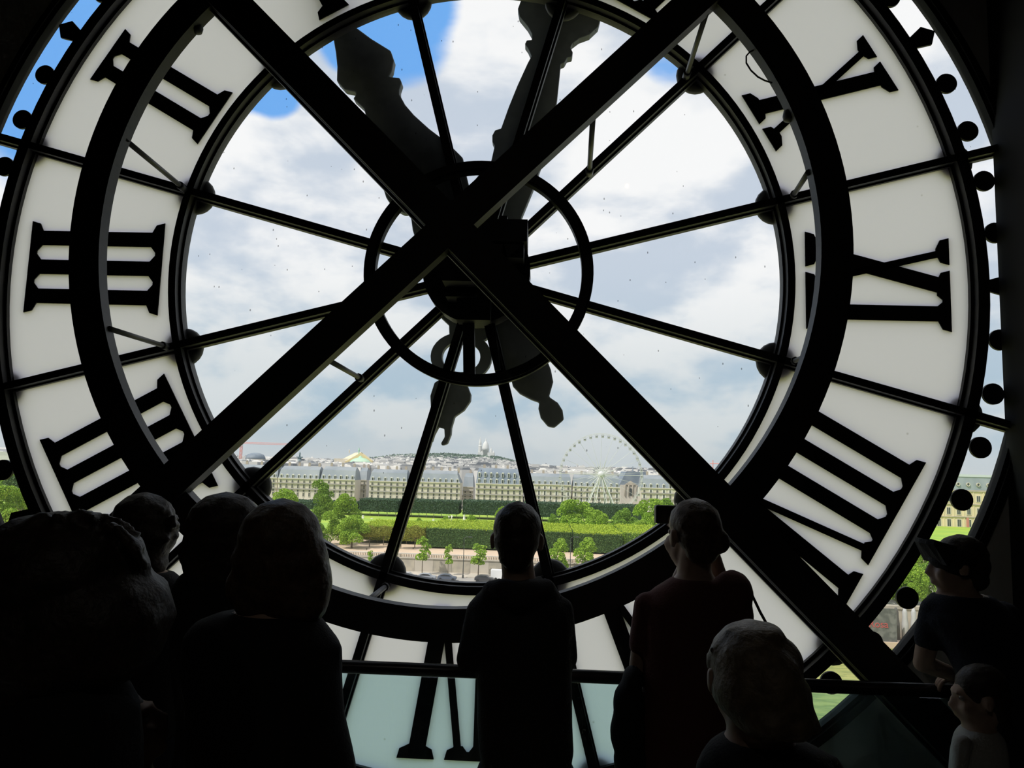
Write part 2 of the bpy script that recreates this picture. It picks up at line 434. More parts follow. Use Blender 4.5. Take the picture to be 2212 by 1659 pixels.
# ---- Roman numerals, read from outside: reading direction runs counter-clockwise seen from here
R0, R1 = 1.672, 2.392
YF, YB = -0.006, 0.022
def numeral(text, deg):
    a = math.radians(deg); T, t = 0.078, 0.036; pitch = 0.157; sr = 0.044
    wid = {'I': pitch, 'V': 0.285, 'X': 0.300}
    total = sum(wid[c] for c in text); u = -total/2-(0.045 if text[0] == 'V' else 0.0)
    feet = []; tops = []; x, z = polar(0.5*(R0+R1), a)
    num = bpy.data.objects.new('numeral', None); C.objects.link(num); num.location = (x, 0, z); num.empty_display_size = 0.1
    num.parent = clock; num.matrix_parent_inverse = clock.matrix_basis.inverted(); num['label'] = 'black Roman numeral '+text
    def stroke(u0, u1, w, v0=0.0, v1=1.0):
        ra, rb = R0+(R1-R0)*v0, R0+(R1-R0)*v1
        MB().prism([polar(ra, a, u0-w/2), polar(rb, a, u1-w/2), polar(rb, a, u1+w/2), polar(ra, a, u0+w/2)], YF, YB).obj('stroke', iron, num)
    for c in text:
        if c == 'I':
            m = u+pitch/2; stroke(m, m, T); feet.append((m-T/2, m+T/2)); tops.append((m-T/2, m+T/2))
        elif c == 'V':
            l, r_, b = u+0.045, u+0.255, u+0.150
            stroke(b, l, T+0.004, 0.0, 1.0); stroke(b+0.012, r_, t, 0.0, 1.0)
            tops.append((l-T/2, l+T/2)); tops.append((r_-t/2, r_+t/2))
        elif c == 'X':
            l, r_ = u+0.055, u+0.245
            stroke(r_, l, T+0.004); stroke(l+0.01, r_, t)
            tops.append((l-T/2, l+T/2)); tops.append((r_-t/2, r_+t/2)); feet.append((r_-T/2, r_+T/2)); feet.append((l-t/2, l+t/2))
        u += wid[c]
    def serifs(ends, rr, sgn):
        ends = sorted(ends); groups = [[list(ends[0])]] if ends else []
        for e in ends[1:]:
            if e[0]-groups[-1][-1][1] < 0.105: groups[-1].append(list(e))
            else: groups.append([list(e)])
        for g in groups:
            g0, g1 = g[0][0], g[-1][1]
            poly = [polar(rr, a, g0-0.052), polar(rr, a, g1+0.052), polar(rr-sgn*sr, a, g1+0.040), polar(rr-sgn*(sr+0.022), a, g1-0.004)]
            for e1, e0 in zip(g[::-1][:-1], g[::-1][1:]):        # hollow between two strokes
                m0, m1 = e0[1], e1[0]; w = m1-m0
                if w > 0.02: poly += [polar(rr-sgn*(sr+0.022), a, m1), polar(rr-sgn*(sr-0.004), a, m1-w*0.4), polar(rr-sgn*(sr-0.004), a, m0+w*0.4), polar(rr-sgn*(sr+0.022), a, m0)]
            poly += [polar(rr-sgn*(sr+0.022), a, g0+0.004), polar(rr-sgn*sr, a, g0-0.040)]
            MB().prism(poly, YF+0.0004, YB-0.0004).obj('serif', iron, num)
    serifs(tops, R1, 1); serifs(feet, R0, -1)
for i, t in enumerate(['XII', 'I', 'II', 'III', 'IIII', 'V', 'VI', 'VII', 'VIII', 'IX', 'X', 'XI']):
    numeral(t, 90+30*i)

# ---- minute dots and hour lozenges in the clear outer band
dot = MB(); n = 24
dot.prism([(0.053*math.cos(2*PI*i/n), 0.053*math.sin(2*PI*i/n)) for i in range(n)], -0.008, 0.006); dot_me = dot.mesh('minute_dot', iron)
loz = MB().prism([(-0.086, 0.0), (-0.050, 0.032), (0.034, 0.056), (0.086, 0.0), (0.034, -0.056), (-0.050, -0.032)], -0.008, 0.006); loz_me = loz.mesh('hour_lozenge', iron)
for i in range(60):
    a = math.radians(6*i); x, z = polar(2.638, a)
    hour = i % 5 == 0
    o = link('hour_lozenge' if hour else 'minute_dot', loz_me if hour else dot_me, None, (x, -0.001, z)); o.rotation_euler = (0, -a, 0)
    o.parent = clock; o.matrix_parent_inverse = clock.matrix_basis.inverted()

# ---- small round carrier ring in front of the bars
mb = MB(); mb.ring(0.010, ZC-0.010, 0.520, 0.578, -0.125, -0.075, 96); mb.ring(0.010, ZC-0.010, 0.532, 0.566, -0.14, -0.125, 96)
mb.obj('carrier_ring', iron, clock)
# ---- hub and movement
hub = MB(); n = 40
hub.prism([(0.272*math.cos(2*PI*i/n), ZC+0.272*math.sin(2*PI*i/n)) for i in range(n)], -0.11, 0.03)
hub.prism([(0.17*math.cos(2*PI*i/n)-0.01, ZC+0.02+0.17*math.sin(2*PI*i/n)) for i in range(n)], -0.24, -0.11)
hub_o = hub.obj('hub', iron, clock)
def pxbox(mb, px0, py0, px1, py1, y0, y1):
    a = P(px0, py1, y0); b = P(px1, py0, y0); mb.box((a.x, y0, a.z), (b.x, y1, b.z)); return mb
mv = MB(); pxbox(mv, 1064, 474, 1140, 520, -0.26, -0.02); pxbox(mv, 1085, 520, 1132, 556, -0.24, -0.02); pxbox(mv, 1078, 466, 1096, 474, -0.24, -0.10)
mv.obj('motor_box', iron, clock)
gb = MB(); pxbox(gb, 955, 545, 1042, 606, -0.36, -0.11); pxbox(gb, 962, 606, 1030, 640, -0.24, -0.11); pxbox(gb, 985, 640, 1060, 690, -0.20, -0.05)
gb.obj('gear_case', iron, clock)
a = P(1012, 660, -0.10); b = P(1014, 812, -0.10)
MB().bar(a, b, 0.058, 0.03, (0, 1, 0)).obj('stay_bar', iron_grey, clock)
a = P(1062, 700, -0.09); b = P(1075, 800, -0.09)
MB().bar(a, b, 0.03, 0.02, (0, 1, 0)).obj('stay_bar', iron, clock)
mb = MB(); mb.tube([(-0.055, -0.74, ZC+0.02), (-0.01, -0.10, ZC)], 0.065, 16); mb.obj('drive_shaft', iron, clock, True)

# ---- hands outside the glass
def hand(name, outline, y0, y1, holes=(), extra=None):
    poly = [(lambda q: (q.x, q.z))(P(px, py, 0.5*(y0+y1))) for px, py in outline]
    mb = MB().prism(poly, y0, y1)
    if extra: extra(mb)
    o = mb.obj(name, bronze, clock)
    md = o.modifiers.new('edge', 'BEVEL'); md.width = 0.012; md.segments = 2; md.limit_method = 'ANGLE'
    return o
minute = [(765,60),(804,89),(846,115),(853,136),(849,158),(842,171),(865,173),(870,184),(865,199),(865,209),(877,231),(896,253),(928,282),(953,301),(982,326),(1001,345),(1008,380),(1020,430),(1075,520),(1110,590),(1120,650),(1150,715),(1176,765),(1190,800),(1195,826),(1186,858),
          (1205,871),(1215,887),(1218,907),(1198,924),(1184,922),(1168,903),(1163,883),(1165,870),(1148,864),(1123,851),(1108,835),(1104,818),(1091,799),(1073,720),(1064,690),(1000,650),(940,600),(905,540),(893,500),(890,478),(885,463),(874,464),(852,453),(836,430),(827,402),(815,350),(800,290),(789,240),(765,218),(771,210),(771,204),(747,199),(730,180),(731,149),(728,120),(722,84),(708,52),(690,22),(672,-8),(662,-40),(690,-30),(718,0),(742,32)]
hand('hour_hand', minute, 0.10, 0.16)
hour = [(1126,6),(1119,25),(1122,41),(1140,63),(1149,79),(1149,92),(1138,93),(1134,101),(1141,111),(1148,127),(1140,142),(1118,190),(1099,237),(1083,282),(1070,286),(1064,297),(1064,310),(1069,320),(1062,351),(1020,400),(985,440),(955,520),(940,600),(945,660),(954,688),(971,704),(972,730),(1030,742),(1050,735),(1090,700),(1120,640),(1135,560),(1122,500),(1127,472),(1152,411),(1170,359),(1190,290),(1203,222),(1209,165),(1211,144),(1219,141),(1225,130),(1235,128),(1237,119),(1232,109),(1235,101),(1251,89),(1273,81),(1292,63),(1297,44),(1296,20),(1285,-15),(1262,-70),(1245,-190),(1238,-330),(1226,-330),(1210,-190),(1190,-80),(1150,-35)]
def tail(mb):
    y0, y1 = 0.20, 0.26
    c = P(997, 772, 0.23); k = pxm(0.23)
    n = 32; ro, ri = 67*k, 42*k; o = len(mb.v)
    mb.ring(c.x, c.z, ri, ro, y0, y1, n)
    for i in range(o, len(mb.v)): x_, y_, z_ = mb.v[i]; mb.v[i] = (x_, y_, c.z+(z_-c.z)*0.81)
    q = [(940,828),(931,856),(932,880),(940,905),(936,930),(934,956),(939,940),(948,923),(961,927),(962,944),(954,958),(956,963),(967,959),(975,939),(976,925),(983,901),(1003,887),(1017,867),(1018,853),(1011,835),(990,818),(960,815)]
    mb.prism([(lambda s: (s.x, s.z))(P(px, py, 0.23)) for px, py in q], y0, y1)
hand('minute_hand', hour, 0.20, 0.26, extra=tail)
mb = MB(); mb.tube([(0, -0.02, ZC), (0, 0.34, ZC)], 0.05, 16); mb.obj('hand_arbor', bronze, clock, True)

# ================================================================== iron bracing frame in front of the dial
frame = empty('iron_bracing_frame', (0, -0.72, 0), 'black iron ring with two crossed beams bracing the clock', 'iron frame')
YR = -0.719; FX, FZ = -0.043, ZC-0.023
MB().ring(FX, FZ, 1.527, 1.658, YR, YR+0.062, 160).obj('brace_ring', iron, frame)
def beam(ang, up, lo, s0, s1, y0, y1):
    """band between the two lines z = tan(ang) x + up / lo (about the clock's centre)"""
    t = math.radians(ang); d = Vector((math.cos(t), 0, math.sin(t))); nrm = Vector((-math.sin(t), 0, math.cos(t)))
    h0, h1 = lo*math.cos(t), up*math.cos(t)
    q = [d*s0+nrm*h0, d*s1+nrm*h0, d*s1+nrm*h1, d*s0+nrm*h1]
    mb = MB().prism([(v.x, v.z+ZC) for v in q], y0, y1)
    return mb
b1 = beam(-44.76, 0.0636, -0.142, -3.4, 2.96, YR-0.03, YR+0.045)
b1.obj('beam', iron, frame)
b2 = beam(44.94, 0.178, -0.019, -2.7, 3.4, YR-0.028, YR+0.046)
b2.obj('beam', iron, frame)
fl = beam(-44.76, -0.146, -0.165, -3.4, 2.96, YR+0.020, YR+0.045); fl.obj('flange', iron_grey, frame)
fl = beam(-44.76, 0.070, 0.0636, -3.4, 2.96, YR+0.010, YR+0.045); fl.obj('flange', iron, frame)
for (ax, ay), (bx, by) in [((268,300),(398,408)), ((236,710),(360,749)), ((1746,372),(1714,422)), ((1526,28),(1482,166)), ((1281,250),(1273,374)), ((704,775),(780,818)), ((790,1301),(834,1266)), ((1745,768),(1716,780)), ((1360,1290),(1330,1262))]:
    a = P(ax, ay, YR+0.03); b = P(bx, by, -0.065); mb = MB(); mb.tube([a, b], 0.0125, 8)
    d = (b-a).normalized(); mb.tube([b-d*0.06, b+d*0.01], 0.02, 8); mb.obj('strut', iron_grey, frame, True)
cab = [P(px, py, -0.69) for px, py in ((1668,179),(1652,174),(1637,166),(1622,152),(1612,136),(1612,121),(1620,112),(1634,106))]
MB().tube(cab, 0.0036, 6).obj('cable', iron, frame, True)
for px, py in ((424, 60), (1706, 250)):
    a = P(px, py, -0.67); MB().lathe([(0.001, -0.03), (0.026, -0.02), (0.03, 0), (0.026, 0.02), (0.001, 0.03)], a, 12).obj('bolt', iron, frame, True)

# ================================================================== guard rail
rail = empty('guard_rail', (0, -0.9, 0), 'black tubular handrail with glass infill in front of the clock', 'railing')
RY, RZ = -0.90, 1.042
steel = pmat('dark satin steel', (0.05, 0.05, 0.055), 0.28, metal=0.6)
MB().tube([(-4.2, RY, RZ), (XR-0.01, RY, RZ)], 0.0235, 20).obj('handrail', steel, rail, True)
px_ = -4.15
for i, (x0, x1) in enumerate(((-4.15, -2.3), (-2.28, -0.62), (-0.60, 0.30), (0.32, 1.08), (1.10, 2.58))):
    MB().box((x0+0.02, RY-0.006, 0.06), (x1-0.02, RY+0.006, RZ-0.026)).obj('glass_panel', guard_glass, rail)
for x in (-4.15, -2.29, -0.61, 0.31, 1.09, 2.56):
    mb = MB(); mb.box((x-0.012, RY-0.02, 0), (x+0.012, RY+0.02, RZ-0.018)); mb.box((x-0.05, RY-0.05, 0), (x+0.05, RY+0.05, 0.012)); mb.obj('post', steel, rail)
# ================================================================== outside: river, quay, garden, city
ZG = -24.0          # street on the far bank
ZT = -20.9          # garden terrace
ZL = -22.4          # garden lawns
ZW = -30.3          # river
def hor(px): return P(px, 1000, 500)

grass_m = pmat('yellow green lawn', (0.34, 0.46, 0.045), 0.9, noise=(0.08, (0.24, 0.40, 0.045)))  # yellow-green base with random tone
sand_m = pmat('pale sandy gravel', (0.66, 0.50, 0.36), 0.95, noise=(0.3, (0.58, 0.45, 0.34)))
asphalt = pmat('pale grey asphalt', (0.33, 0.31, 0.29), 0.9, noise=(0.2, (0.40, 0.38, 0.35)))
pave_m = pmat('pale stone paving', (0.56, 0.50, 0.43), 0.9, noise=(0.25, (0.48, 0.44, 0.38)))
stone_m = pmat('weathered limestone', (0.47, 0.42, 0.34), 0.9, noise=(0.5, (0.36, 0.33, 0.28)))
dirt_m = pmat('city ground', (0.30, 0.29, 0.27), 0.95, noise=(0.02, (0.36, 0.34, 0.30)))
def water_mat():
    mt = bpy.data.materials.new('green river water'); mt.use_nodes = True; nt = mt.node_tree; b = nt.nodes['Principled BSDF']
    b.inputs['Base Color'].default_value = (0.20, 0.24, 0.045, 1); b.inputs['Roughness'].default_value = 0.35
    b.inputs['Specular IOR Level'].default_value = 0.25
    tc = nd(nt, 'ShaderNodeTexCoord'); mp = nd(nt, 'ShaderNodeMapping'); mp.inputs[3].default_value = (0.35, 1.1, 1)
    nt.links.new(tc.outputs['Object'], mp.inputs[0])
    n = nd(nt, 'ShaderNodeTexNoise', ins={'Scale': 0.9, 'Detail': 5.0, 'Distortion': 0.6}); nt.links.new(mp.outputs[0], n.inputs['Vector'])
    c = mixc(nt, maprange(nt, n.outputs['Fac'], 0.35, 0.65), (0.19, 0.23, 0.05), (0.33, 0.34, 0.085)); nt.links.new(c, b.inputs['Base Color'])
    bp = nd(nt, 'ShaderNodeBump', ins={'Strength': 0.5, 'Distance': 0.4}); nt.links.new(n.outputs['Fac'], bp.inputs['Height'])
    nt.links.new(bp.outputs[0], b.inputs['Normal'])
    return mt
river_m = water_mat()
def slab(name, x0, x1, y0, y1, z, mat, th=0.5, label=None):
    return struct(MB().box((x0, y0, z-th), (x1, y1, z)).obj(name, mat), label)
slab('near_quay', -420, 420, 1.2, 18, -24.0, asphalt, 7, 'street on the near bank below the clock')
struct(MB().box((-420, 18, ZW-1.0), (420, 144.4, ZW)).obj('river', river_m), 'rippled green river between the two quays')
slab('lower_quay', -420, 420, 144.4, 150, ZW+1.1, sand_m, 1.6, 'pale lower quay at the water edge')
slab('road', -420, 420, 151.2, 171.5, ZG, asphalt, 7, 'pale road with cars along the far quay')
slab('pavement', -420, 420, 171.5, 178.0, ZG+0.15, pave_m, 7, 'pavement below the terrace wall')
slab('terrace', -420, 420, 178.9, 233, ZT, sand_m, 9, 'sandy garden terrace behind the balustrade')
slab('lawn', -420, 420, 233, 408, ZL, grass_m, 3, 'yellow-green garden lawn')
slab('boulevard', -420, 420, 408, 470, ZL-0.1, asphalt, 3, 'street in front of the long facades')
slab('city_ground', -2500, 2500, 470, 6500, ZL-0.4, dirt_m, 3, 'ground under the far city')

# ---- quay wall with upright stone courses
qw = empty('quay_wall', (60, 150.6, ZW), 'grey stone quay wall above the river at right', 'wall')
for i in range(26):
    x0 = -30+i*6.0
    MB().box((x0+0.03, 150.0, ZW+1.0), (x0+5.97, 151.2, ZG+0.1)).obj('stone_panel', stone_m, qw)
MB().box((-30, 149.8, ZG+0.1), (126, 151.2, ZG+0.75)).obj('parapet', stone_m, qw)
# ---- moored sign: dark hoarding with red lettering
a = P(1868, 1316, 144.9); b = P(1938, 1376, 144.9)
dark_board = pmat('dark grey hoarding', (0.10, 0.105, 0.10), 0.8, noise=(0.9, (0.18, 0.18, 0.17)))
red_paint = pmat('red sign paint', (0.45, 0.09, 0.09), 0.6)
hb = empty('hoarding', (0.5*(a.x+b.x), 144.95, ZW+1.1), 'dark grey hoarding with red lettering on the lower quay', 'sign')
MB().box((a.x, 144.9, ZW+1.1), (b.x, 145.1, P(1900, 1314, 144.9).z)).obj('panel', dark_board, hb)
def text_obj(body, size, mat, parent, name='lettering', thick=0.04):
    cu = bpy.data.curves.new(name, 'FONT'); cu.body = body; cu.size = size; cu.extrude = thick; cu.align_x = 'CENTER'; cu.align_y = 'CENTER'
    tmp = bpy.data.objects.new('tmp', cu); C.objects.link(tmp)
    me = bpy.data.meshes.new_from_object(tmp.evaluated_get(bpy.context.evaluated_depsgraph_get()))
    bpy.data.objects.remove(tmp); me.materials.clear(); me.materials.append(mat)
    return me
bpy.context.view_layer.update()
tm = text_obj('Rosa', 1.9, red_paint, hb)
c = P(1898, 1349, 144.8); o = link('lettering', tm, None, (c.x, 144.86, c.z)); o.rotation_euler = (PI/2, 0, 0); o.parent = hb; o.matrix_parent_inverse = hb.matrix_basis.inverted()
for px, col, mn, lab in ((1936, (0.09, 0.085, 0.08), 'dark covered post', 'dark covered post just right of the red lettering'), (1955, (0.42, 0.42, 0.42), 'pale grey cover', 'pale covered post in the middle of three on the lower quay'), (1974, (0.42, 0.42, 0.42), 'pale grey cover', 'pale covered post farthest right on the lower quay')):
    q = P(px, 1345, 147.5); tag(MB().lathe([(0.7, 0), (0.6, 3.0), (0.46, 4.2), (0.45, 5.2), (0.2, 6.0)], (q.x, 147.5, ZW+1.1), 12).obj('covered_post', pmat(mn, col, 0.7), None, True), lab, 'post', 'covered posts on the lower quay')

# ---- terrace wall with balustrade
tw = empty('terrace_wall', (0, 178, ZG), 'long pale stone terrace wall with balustrade above the road', 'wall')
for i in range(48):
    x0 = -110+i*4.5
    MB().box((x0+0.02, 178.0, ZG), (x0+4.48, 178.9, ZT+0.05)).obj('stone_panel', stone_m if i % 3 else pave_m, tw)
MB().box((-110, 177.8, ZT+0.05), (106, 178.95, ZT+0.28)).obj('coping', pave_m, tw)
bal_me = MB().lathe([(0.13, 0), (0.13, 0.08), (0.07, 0.12), (0.13, 0.32), (0.07, 0.58), (0.12, 0.66), (0.12, 0.72)], (0, 0, 0), 6).mesh('baluster', stone_m)
x = -60.0; k = 0
while x < 50:
    if k % 16 == 15: MB().box((x-0.4, 178.1, ZT+0.28), (x+0.4, 178.8, ZT+1.05)).obj('pier', stone_m, tw); x += 0.6
    else: link('baluster', bal_me, tw, (x, 178.45, ZT+0.28)); x += 0.42
    k += 1
    if k > 262: break
MB().box((-110, 178.05, ZT+1.0), (106, 178.85, ZT+1.2)).obj('handrail', pave_m, tw)

# ================================================================== trees
def leaf_mat(name, c1, c2, tr=0.22):  # darker end of each leaf range stands in for crown self shadow
    return pmat(name, c1, 0.55, island=c2, transl=tr, spec=0.3)
leaf_bright = leaf_mat('bright plane leaves', (0.13, 0.27, 0.02), (0.40, 0.58, 0.06))
leaf_mid = leaf_mat('mid green leaves', (0.085, 0.19, 0.02), (0.27, 0.44, 0.05))
leaf_dark = leaf_mat('dark and shade-side leaves', (0.03, 0.085, 0.022), (0.12, 0.21, 0.06))  # dark trees, and shade painted onto the hedge sides
leaf_sunlit_top = leaf_mat('sunlit hedge top leaves', (0.26, 0.40, 0.025), (0.50, 0.60, 0.05))  # sunlight on the hedge tops put into the leaf colour
leaf_olive = leaf_mat('olive leaves', (0.20, 0.23, 0.035), (0.36, 0.36, 0.06))
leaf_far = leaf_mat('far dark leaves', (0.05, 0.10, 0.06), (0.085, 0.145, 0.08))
bark = pmat('grey brown bark', (0.12, 0.095, 0.07), 0.9, noise=(2.0, (0.18, 0.15, 0.11)))
def leaf_cloud(pts, nrm, size, mb, flat=0.0, mi=None):
    n = len(pts)
    d = rng.normal(size=(n, 3)) + nrm*0.9; d /= np.linalg.norm(d, axis=1)[:, None]
    r = rng.normal(size=(n, 3)); e1 = np.cross(d, r); e1 /= np.linalg.norm(e1, axis=1)[:, None]; e2 = np.cross(d, e1)
    s = size*(0.55+0.9*rng.random(n))[:, None]
    o = len(mb.v)
    q = np.stack([pts-e1*s*0.5, pts+e2*s*0.32, pts+e1*s*0.5, pts-e2*s*0.32], 1).reshape(-1, 3)
    mb.v += [tuple(v) for v in q.tolist()]
    mb.f += [(o+4*i, o+4*i+1, o+4*i+2, o+4*i+3) for i in range(n)]
    mb.m += ([0]*n if mi is None else mi)
def crown_mesh(name, blobs, n, size, mat):
    """blobs: (cx,cy,cz,rx,ry,rz); leaves sit on and just under the surface"""
    mb = MB(); vol = np.array([b[3]*b[4]+b[4]*b[5]+b[3]*b[5] for b in blobs]); vol = vol/vol.sum()
    for b, w in zip(blobs, vol):
        k = int(n*w); d = rng.normal(size=(k, 3)); d /= np.linalg.norm(d, axis=1)[:, None]
        d[:, 2] = np.where(d[:, 2] < -0.55, -d[:, 2], d[:, 2])
        rr = (0.72+0.32*rng.random(k)**0.6)[:, None]
        pts = np.array(b[:3])+d*rr*np.array(b[3:])
        leaf_cloud(pts, d, size, mb)
    return mb.mesh(name, mat)
def trunk_mb(h, r, blobs=()):
    mb = MB(); mb.tube([(0, 0, -0.2), (0.05, 0, h*0.5), (0, 0.05, h)], [r, r*0.8, r*0.55], 8)
    for b in blobs[:5]:
        mb.tube([(0, 0, h*0.75), (b[0]*0.5, b[1]*0.5, (h*0.75+b[2])*0.5+0.2), (b[0]*0.85, b[1]*0.85, b[2])], [r*0.5, r*0.35, r*0.15], 6)
    return mb
TREES = {}; NAT = {}
def tree_kind(kind, blobs, n, size, mat, th, tr):
    TREES[kind] = (crown_mesh(kind+'_crown', blobs, n, size, mat), trunk_mb(th, tr, blobs).mesh(kind+'_trunk', bark))
    NAT[kind] = max(v.co.z for v in TREES[kind][0].vertices)-0.3
def wild_blobs(k, R, H0, H1, r0, r1, taper=0.5):
    bl = []
    for i in range(k):
        t = (i+random.random())/k; z = H0+(H1-H0)*t; a = random.uniform(0, 2*PI)
        rr = R*(1-taper*abs(t-0.35)**1.3*1.6)*math.sqrt(random.uniform(0.05, 1)); r = random.uniform(r0, r1)*(1-0.35*t)
        bl.append((rr*math.cos(a), rr*math.sin(a), z, r, r*random.uniform(.8, 1.2), r*random.uniform(.7, 1.0)))
    return bl
def rand_blobs(k, R, H0, H1, rb, flat=0.85):
    bl = [(0, 0, 0.5*(H0+H1), R*0.75, R*0.75, (H1-H0)*0.42)]
    for i in range(k):
        a = 2*PI*i/k+random.uniform(-.3, .3); t = random.random(); z = H0+(H1-H0)*(0.25+0.65*t); rad = R*(0.72-0.35*max(0, t-0.3))*random.uniform(0.8, 1.1); r = rb*random.uniform(0.75, 1.2)
        bl.append((rad*math.cos(a), rad*math.sin(a), z, r, r, r*flat))
    return bl
tree_kind('plane', wild_blobs(34, 5.4, 1.6, 14.5, 1.3, 2.9, 0.6), 24000, 0.36, leaf_bright, 6, 0.35)
tree_kind('broad', wild_blobs(26, 6.6, 2.0, 9.8, 1.4, 3.0, 0.8), 13000, 0.42, leaf_mid, 4, 0.35)
tree_kind('broad2', wild_blobs(26, 5.4, 1.8, 9.2, 1.2, 2.7, 0.8), 13000, 0.40, leaf_bright, 4, 0.35)
tree_kind('young', wild_blobs(12, 1.3, 2.6, 6.9, 0.45, 0.95, 0.7), 1000, 0.36, leaf_bright, 4.5, 0.09)
tree_kind('young_full', wild_blobs(20, 2.2, 1.8, 7.3, 0.7, 1.5, 0.75), 4200, 0.32, leaf_bright, 3.5, 0.12)
random.seed(23); tree_kind('plane_dark', wild_blobs(34, 5.4, 1.6, 14.5, 1.3, 2.9, 0.6), 20000, 0.38, leaf_mid, 6, 0.35)
tree_kind('dark', rand_blobs(10, 5.0, 3.0, 11, 2.3), 8000, 0.46, leaf_dark, 4, 0.3)
tree_kind('far', rand_blobs(9, 4.5, 2.2, 9.5, 2.0), 1500, 0.95, leaf_far, 3, 0.3)
def tree(kind, x, y, z, s, rot, name, label, cat='tree', group=None, sz=None):
    e = empty(name, (0, 0, 0), label, cat, group)
    for nm, me in zip(('crown', 'trunk'), TREES[kind]):
        o = bpy.data.objects.new(nm, me); C.objects.link(o); o.parent = e
    e.location = (x, y, z); e.rotation_euler = (0, 0, rot); e.scale = (s, s, sz or s)
    return e
def tree_px(kind, px, y, z, top_py, name, label, natural_h, rot=0.0, wide=1.0, group=None):
    q = P(px, top_py, y); h = q.z-z; s = h/NAT[kind]
    return tree(kind, q.x, y, z, s*wide, rot, name, label, 'tree', group, s)
# the big trees left of the middle
tree_px('plane', 742, 203, ZT, 1066, 'plane_tree', 'tall bright green tree behind the bob-haired visitor', 17.4, 0.4, 1.0, 'tall trees on the terrace')
tree_px('plane_dark', 696, 228, ZT, 1037, 'plane_tree', 'darker tall tree rising behind the bright tree at left', 17.4, 2.2, 0.85, 'tall trees on the terrace')
tree_px('plane', 620, 216, ZT, 1056, 'plane_tree', 'tall green tree behind the heads, left of the bright one', 17.4, 4.0, 1.15, 'tall trees on the terrace')
tree_px('broad2', 590, 205, ZT, 1100, 'plane_tree', 'round green tree lowest behind the two left heads', 12.3, 1.0, 1.0, 'tall trees on the terrace')
tree_px('broad2', 763, 195, ZT, 1118, 'plane_tree', 'lower bright tree at the foot of the tall bright tree', 0, 2.5, 0.95, 'tall trees on the terrace')
tree_px('broad', 690, 197, ZT, 1128, 'plane_tree', 'lower green tree beside the shoulder-high edge of the bobbed hair', 0, 5.1, 0.9, 'tall trees on the terrace')
# round trees in front of the wheel
for (px, top, y, kind, w, lab) in ((1245, 1080, 268, 'broad2', 1.0, 'round green tree below the left half of the big wheel'), (1345, 1098, 262, 'broad', 1.0, 'olive round tree below the hub of the big wheel'),
                                (1290, 1103, 250, 'broad2', 0.75, 'smaller light green tree between the two round trees'), (1405, 1078, 290, 'broad2', 0.9, 'light green tree left of the raised camera'), (1440, 1076, 300, 'broad', 0.9, 'green tree directly above the raised camera'),
                                (1195, 1110, 275, 'broad', 0.7, 'small green tree right of the hooded boy'), (1425, 1112, 246, 'broad2', 0.95, 'tree just below the raised camera'), (1385, 1122, 236, 'broad2', 0.7, 'pale green low tree under the wheel, in front of the others'), (1085, 1095, 300, 'broad2', 0.6, 'light green bush tree behind the head of the hooded boy')):
    tree_px(kind, px, y, ZL, top, 'round_tree', lab, 12.0 if kind == 'broad' else 11.0, px*0.37, w, 'round trees in the garden')
# trees seen through the right rim
for (px, top, y, kind, w, z, lab) in ((1992, 1168, 168, 'plane', 0.62, ZG-1, 'green tree left of the man in the cap'), (1950, 1208, 160, 'broad2', 0.8, ZG-1, 'lower green tree above the red lettering'), (2042, 1186, 163, 'broad', 0.7, ZG-1, 'green tree behind the face of the man in the cap'), (1905, 1238, 156, 'broad2', 0.85, ZG, 'tree nearest the slanted beam at right, just above the hoarding'), (1972, 1226, 156, 'broad2', 0.75, ZG, 'tree between the two lower minute dots at right')):
    tree_px(kind, px, y, z, top, 'quay_tree', lab, 0, px*0.7, w, 'trees on the right quay')
# trees seen through the left rim
for (px, top, y, kind, w, lab) in ((22, 1050, 205, 'broad2', 0.9, 'bright green tree low at the left rim of the clock'), (60, 1012, 240, 'broad', 1.0, 'green tree high at the left rim of the clock'), (-5, 1020, 250, 'dark', 1.0, 'dark green tree behind the left rim'), (45, 1030, 225, 'dark', 0.8, 'darker tree between the bright ones at the left rim')):
    tree_px(kind, px, y, ZT, top, 'rim_tree', lab, {'broad2': 11.0, 'broad': 12.0, 'dark': 12.0}[kind], px*0.7, w, 'trees at the left rim')
# young street trees on the pavement
for (px, top, kind, w, lab) in ((915, 1160, 'young', 1.1, 'thin young street tree right of the glazing bar'), (970, 1178, 'young', 0.85, 'thinnest young street tree beside the lamp post'), (1035, 1176, 'young', 1.5, 'bushy young street tree left of the hooded boy'), (800, 1190, 'young', 0.9, 'young street tree at the left boss of the glazing ring'), (1142, 1195, 'young', 0.9, 'young street tree behind the neck of the hooded boy'),
                                (1208, 1165, 'young_full', 0.95, 'full young street tree just right of the bar, left one of the pair'), (1266, 1163, 'young_full', 1.05, 'full young street tree, right one of the pair')):
    tree_px(kind, px, 173.5, ZG+0.15, top, 'street_tree', lab, 8.0 if kind == 'young' else 8.4, px*1.3, w, 'young street trees')
# row of terrace trees with brown olive crowns and trunks, left of the clipped blocks
tree_kind('olive', [(0, 0, 4.6, 3.0, 2.6, 1.9), (1.3, 0, 4.2, 2.0, 2.0, 1.5), (-1.4, 0.4, 4.2, 2.0, 2.0, 1.6), (0.2, 0, 5.9, 1.9, 1.9, 1.2)], 4500, 0.30, leaf_olive, 3.6, 0.16)
for (px, y, lab) in ((800, 199, 'olive terrace tree left of the glazing bar'), (830, 205, 'olive terrace tree behind the glazing bar'), (868, 198, 'olive terrace tree right of the glazing bar'), (898, 201, 'olive terrace tree next to the clipped block'), (780, 212, 'olive terrace tree beside the tall bright tree')):
    tree_px('olive', px, y, ZT, 1136, 'terrace_tree', lab, 7.0, px*0.9, 1.0, 'olive trees on the terrace')

